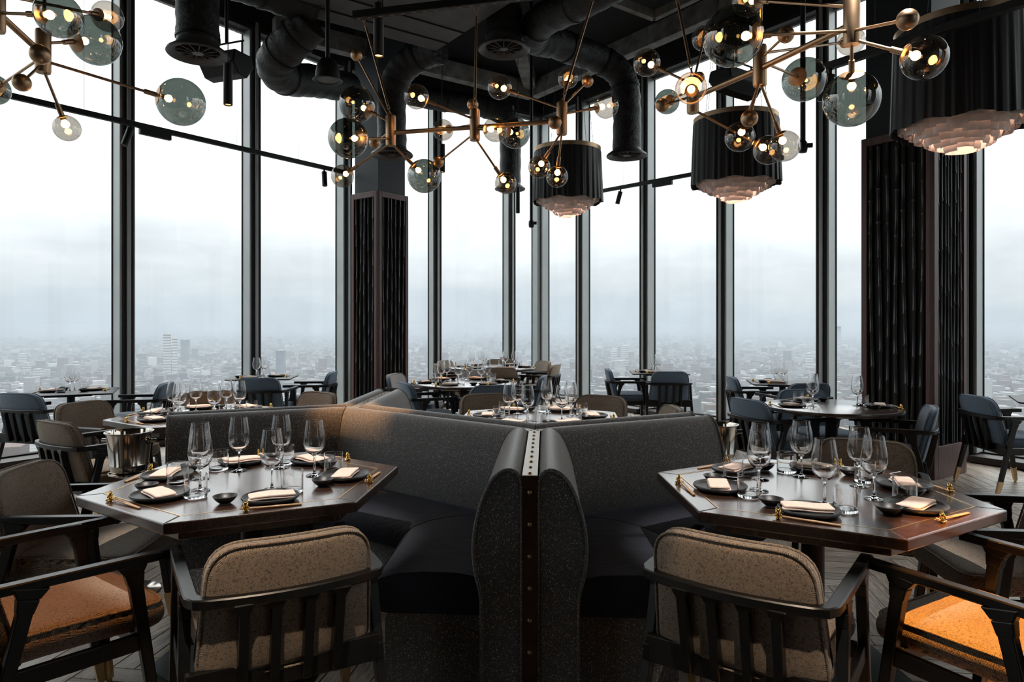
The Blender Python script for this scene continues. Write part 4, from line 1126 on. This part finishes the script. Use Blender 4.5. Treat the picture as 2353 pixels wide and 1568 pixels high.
for key, nm, (a0, a1) in (('W1', 'far left window table', (-165, 15)), ('W2', 'second window table from left', (-82, 5)), ('W3', 'window table right of corner', (-96, 178)), ('W4', 'window table behind right round table', (-102, 172))):
    c = TABLES[key][0]
    for a, pl_ in ((a0, 'one side'), (a1, 'other side')): 
        side = 'near side' if math.sin(R(a)) < -.5 else ('right side' if math.cos(R(a)) > 0 else 'left side')
        setting(key, a, .34, side, {'near side': -.13, 'right side': .06, 'left side': -.04}[side], nm)

# ------------------------------------------------------------------ unseen spot pendants added to light tables and chairs 
def added_spot(label, x, y, z, power, target, spot, colr=(1, .62, .34), blend=.5):
    t = thing('spot_pendant', label, 'pendant light', (x, y, z), group='black cylinder spot pendants')  # pendant added out of view for the light it throws
    MB().lathe([(.03, .03), (.031, .004), (.034, 0), (.037, .004), (.037, .3), (.004, .3)], 20, (x, y, z)).build('cylinder_body', 'black_metal', t, 50, world=True)
    MB().cyl((x, y, z + .012), (x, y, z + .02), .03, n=20).build('lens', 'spot_lens', t, 0, world=True)
    rod((x, y, z + .3), (x, y, CEIL), .004, 'cable', 'black_metal', t)
    light('spot_beam', 'SPOT', (x, y, z + .002), power, colr, t, .02, spot, blend, target)
added_spot('added fill spot pendant above the left front table, out of frame', -1.2, 2.7, 3.9, 150, (-1.12, 2.95, .75), 25, (1, .92, .84))
added_spot('added fill spot pendant above the right front table, out of frame', 1.5, 2.4, 3.9, 150, (1.23, 2.8, .75), 25, (1, .92, .84))
added_spot('added spot pendant lighting the bottom right chair, out of frame', 1.75, 1.7, 3.6, 420, (1.62, 2.08, .45), 17, (1, .38, .06), .12)
added_spot('added spot pendant lighting the bottom left chair, out of frame', -1.75, 1.9, 3.6, 65, (-1.55, 2.22, .45), 14, (1, .38, .08), .12)

added_spot('unseen added spot pendant lighting the front left chair', -.35, .55, 3.5, 105, (-.68, 2.0, .62), 12, (1, .78, .58))
added_spot('unseen added spot pendant lighting the front right chair', .45, .45, 3.5, 105, (.72, 1.95, .62), 12, (1, .78, .58))
added_spot('added fill spot pendant above the far left table, out of frame', -2.1, 4.6, 4.4, 190, (-2.28, 5.06, .75), 26, (1, .92, .84))
added_spot('added fill spot pendant above the centre table, out of frame', .15, 4.5, 4.4, 190, (.2, 4.92, .75), 26, (1, .92, .84))
# ------------------------------------------------------------------ the city far below
GZ = -175.0
def b_ground(t, b):
    o = objc(t); n = t.noise(.004, 6, o, .65); f = t.noise(.03, 5, o, .7)
    c = t.ramp(n, [(.35, (.02, .03, .022)), (.5, (.06, .064, .06)), (.68, (.11, .108, .10))])
    c = t.mix(t.ramp(f, [(.4, (0, 0, 0)), (.6, (.6, .6, .6))]), c, (.14, .137, .133))
    t.link(c, b.inputs['Base Color'])
principled('city_ground', rough=.95, build=b_ground)
def b_city(t, b):
    g_ = t.new('ShaderNodeNewGeometry'); r = g_.outputs['Random Per Island']
    c = t.ramp(r, [(0, (.07, .072, .07)), (.2, (.16, .15, .14)), (.4, (.13, .09, .075)), (.55, (.24, .235, .23)), (.75, (.36, .36, .36)), (.9, (.20, .165, .14)), (.97, (.6, .6, .59))], 'CONSTANT')
    o = objc(t); w = t.new('ShaderNodeTexWave'); w.bands_direction = 'Z'; w.inputs['Scale'].default_value = .09; t.link(o, w.inputs['Vector'])
    sepn = t.new('ShaderNodeSeparateXYZ'); t.link(g_.outputs['Normal'], sepn.inputs[0])
    wall = t.math('LESS_THAN', t.math('ABSOLUTE', sepn.outputs[2]), .5)
    c = t.mix(t.math('MULTIPLY', t.math('MULTIPLY', w.outputs['Fac'], wall), .25), c, (.06, .065, .07))
    t.link(c, b.inputs['Base Color'])
principled('city_masonry', rough=.9, build=b_city)
principled('tower_pale', (.5, .5, .49), .7, build=b_var((.44, .44, .43), (.56, .56, .55), .05))
principled('tower_glass', (.10, .12, .14), .3, build=b_var((.08, .10, .12), (.13, .15, .17), .05))
m = MB(); m.add([(-16000, -2500, GZ), (16000, -2500, GZ), (16000, 16000, GZ), (-16000, 16000, GZ)], [(0, 1, 2, 3)])
struct(m.build('ground_city', 'city_ground', None, 0))
rc = random.Random(5); TOW = []
def tower(label, u, vt, vb, wpx, mat='tower_pale', d_=None):
    D = F * (H - GZ) / (vb - HZ); x = (u - CX) * D / F; w = wpx * D / F; top = H - (vt - HZ) * D / F
    t = thing('city_tower', label, 'tower', (x, D, GZ), R(rc.uniform(-20, 20)), 'distant city towers')
    h_ = top - GZ; TOW.append((x, D))
    MB().box((0, 0, h_ / 2), (w, w * .8, h_)).build('tower_body', mat, t, 0)
    MB().box((0, 0, h_ + h_ * .02), (w * .5, w * .4, h_ * .04)).build('roof_plant', 'tower_pale', t, 0)
    nf = max(4, int(h_ / 9))
    mm = MB()
    for k in range(nf):
        z = h_ * (k + .6) / nf; MB.box(mm, (0, 0, z), (w * 1.015, w * .815, h_ / nf * .38))
    o = mm.build('window_bands', 'tower_glass', t, 0); o['kind'] = 'stuff'
tower('twin slab tower seen through second left window', 384, 768, 860, 13)
tower('slimmer slab tower right of the twin slab', 402, 778, 862, 10)
tower('dark office tower in the hazy left distance', 426, 781, 838, 17, 'tower_glass')
tower('pale tower block at the far left horizon', 52, 813, 836, 13)
tower('second pale tower block left of the leftmost mullion', 61, 834, 856, 14)
tower('cream tower block above the far left window table', 175, 832, 872, 13)
tower('red brick office block seen left of the window table', 88, 848, 872, 17)
tower('grey slab tower between the left mullion and column', 645, 806, 872, 18, 'tower_glass')
tower('pale office block right of centre between mullions', 1437, 795, 826, 17)
tower('white cube building beyond the corner chair', 1434, 828, 852, 17)
tower('pale tower block above the profile blue chair', 1411, 808, 834, 11)
tower('tall hazy tower on the right horizon', 1927, 751, 790, 9, 'tower_glass')
tower('white office block near the right mullion', 1860, 812, 850, 14)
city = MB()
for i in range(40000):
    az = rc.uniform(-44, 44); k = rc.random(); d_ = 330 * (9000 / 330) ** (k ** .9)
    x, y = d_ * math.sin(R(az)), d_ * math.cos(R(az)); q = rc.random()
    big = max(1, d_ / 3500)
    if any(abs(x - tx) < 70 and abs(y - ty) < 70 for tx, ty in TOW): continue
    if q < .80: w, l, h_ = rc.uniform(7, 13) * big, rc.uniform(8, 22) * big, rc.uniform(6, 15)
    elif q < .988: w, l, h_ = rc.uniform(12, 22) * big, rc.uniform(14, 32) * big, rc.uniform(9, 28)
    else: w, l, h_ = rc.uniform(16, 28), rc.uniform(18, 30), rc.uniform(25, 55)
    city.box((x, y, GZ + h_ / 2), (w, l, h_), R(rc.choice((20, 110, 35, 125, -10, 80)) + rc.uniform(-8, 8)))
cb = city.build('city_rooftops', 'city_masonry', None, 0); tag(cb, 'dense low rooftops of the city far below', 'rooftops', kind='stuff')
# ground haze: real scattering layer below the restaurant
hz = MB().box((0, 8200, (GZ - 24) / 2), (30000, 15700, -24 - GZ - .5)); ho = None
mv = bpy.data.materials.new('city_haze'); mv.use_nodes = True; t = NT(mv.node_tree); t.n.clear()
vo = t.new('ShaderNodeOutputMaterial'); vs_ = t.new('ShaderNodeVolumeScatter'); vs_.inputs['Color'].default_value = (.58, .63, .69, 1)
vs_.inputs['Density'].default_value = .00035; va_ = t.new('ShaderNodeVolumeAbsorption'); va_.inputs['Color'].default_value = (.58, .63, .69, 1); va_.inputs['Density'].default_value = .00035; ad_ = t.new('ShaderNodeAddShader'); t.link(vs_.outputs[0], ad_.inputs[0]); t.link(va_.outputs[0], ad_.inputs[1]); vs_.inputs['Anisotropy'].default_value = 0.0; t.link(ad_.outputs[0], vo.inputs['Volume']); M['city_haze'] = mv
ho = hz.build('city_haze', 'city_haze', None, 0); tag(ho, 'pale mist lying over the city', 'mist', kind='stuff')
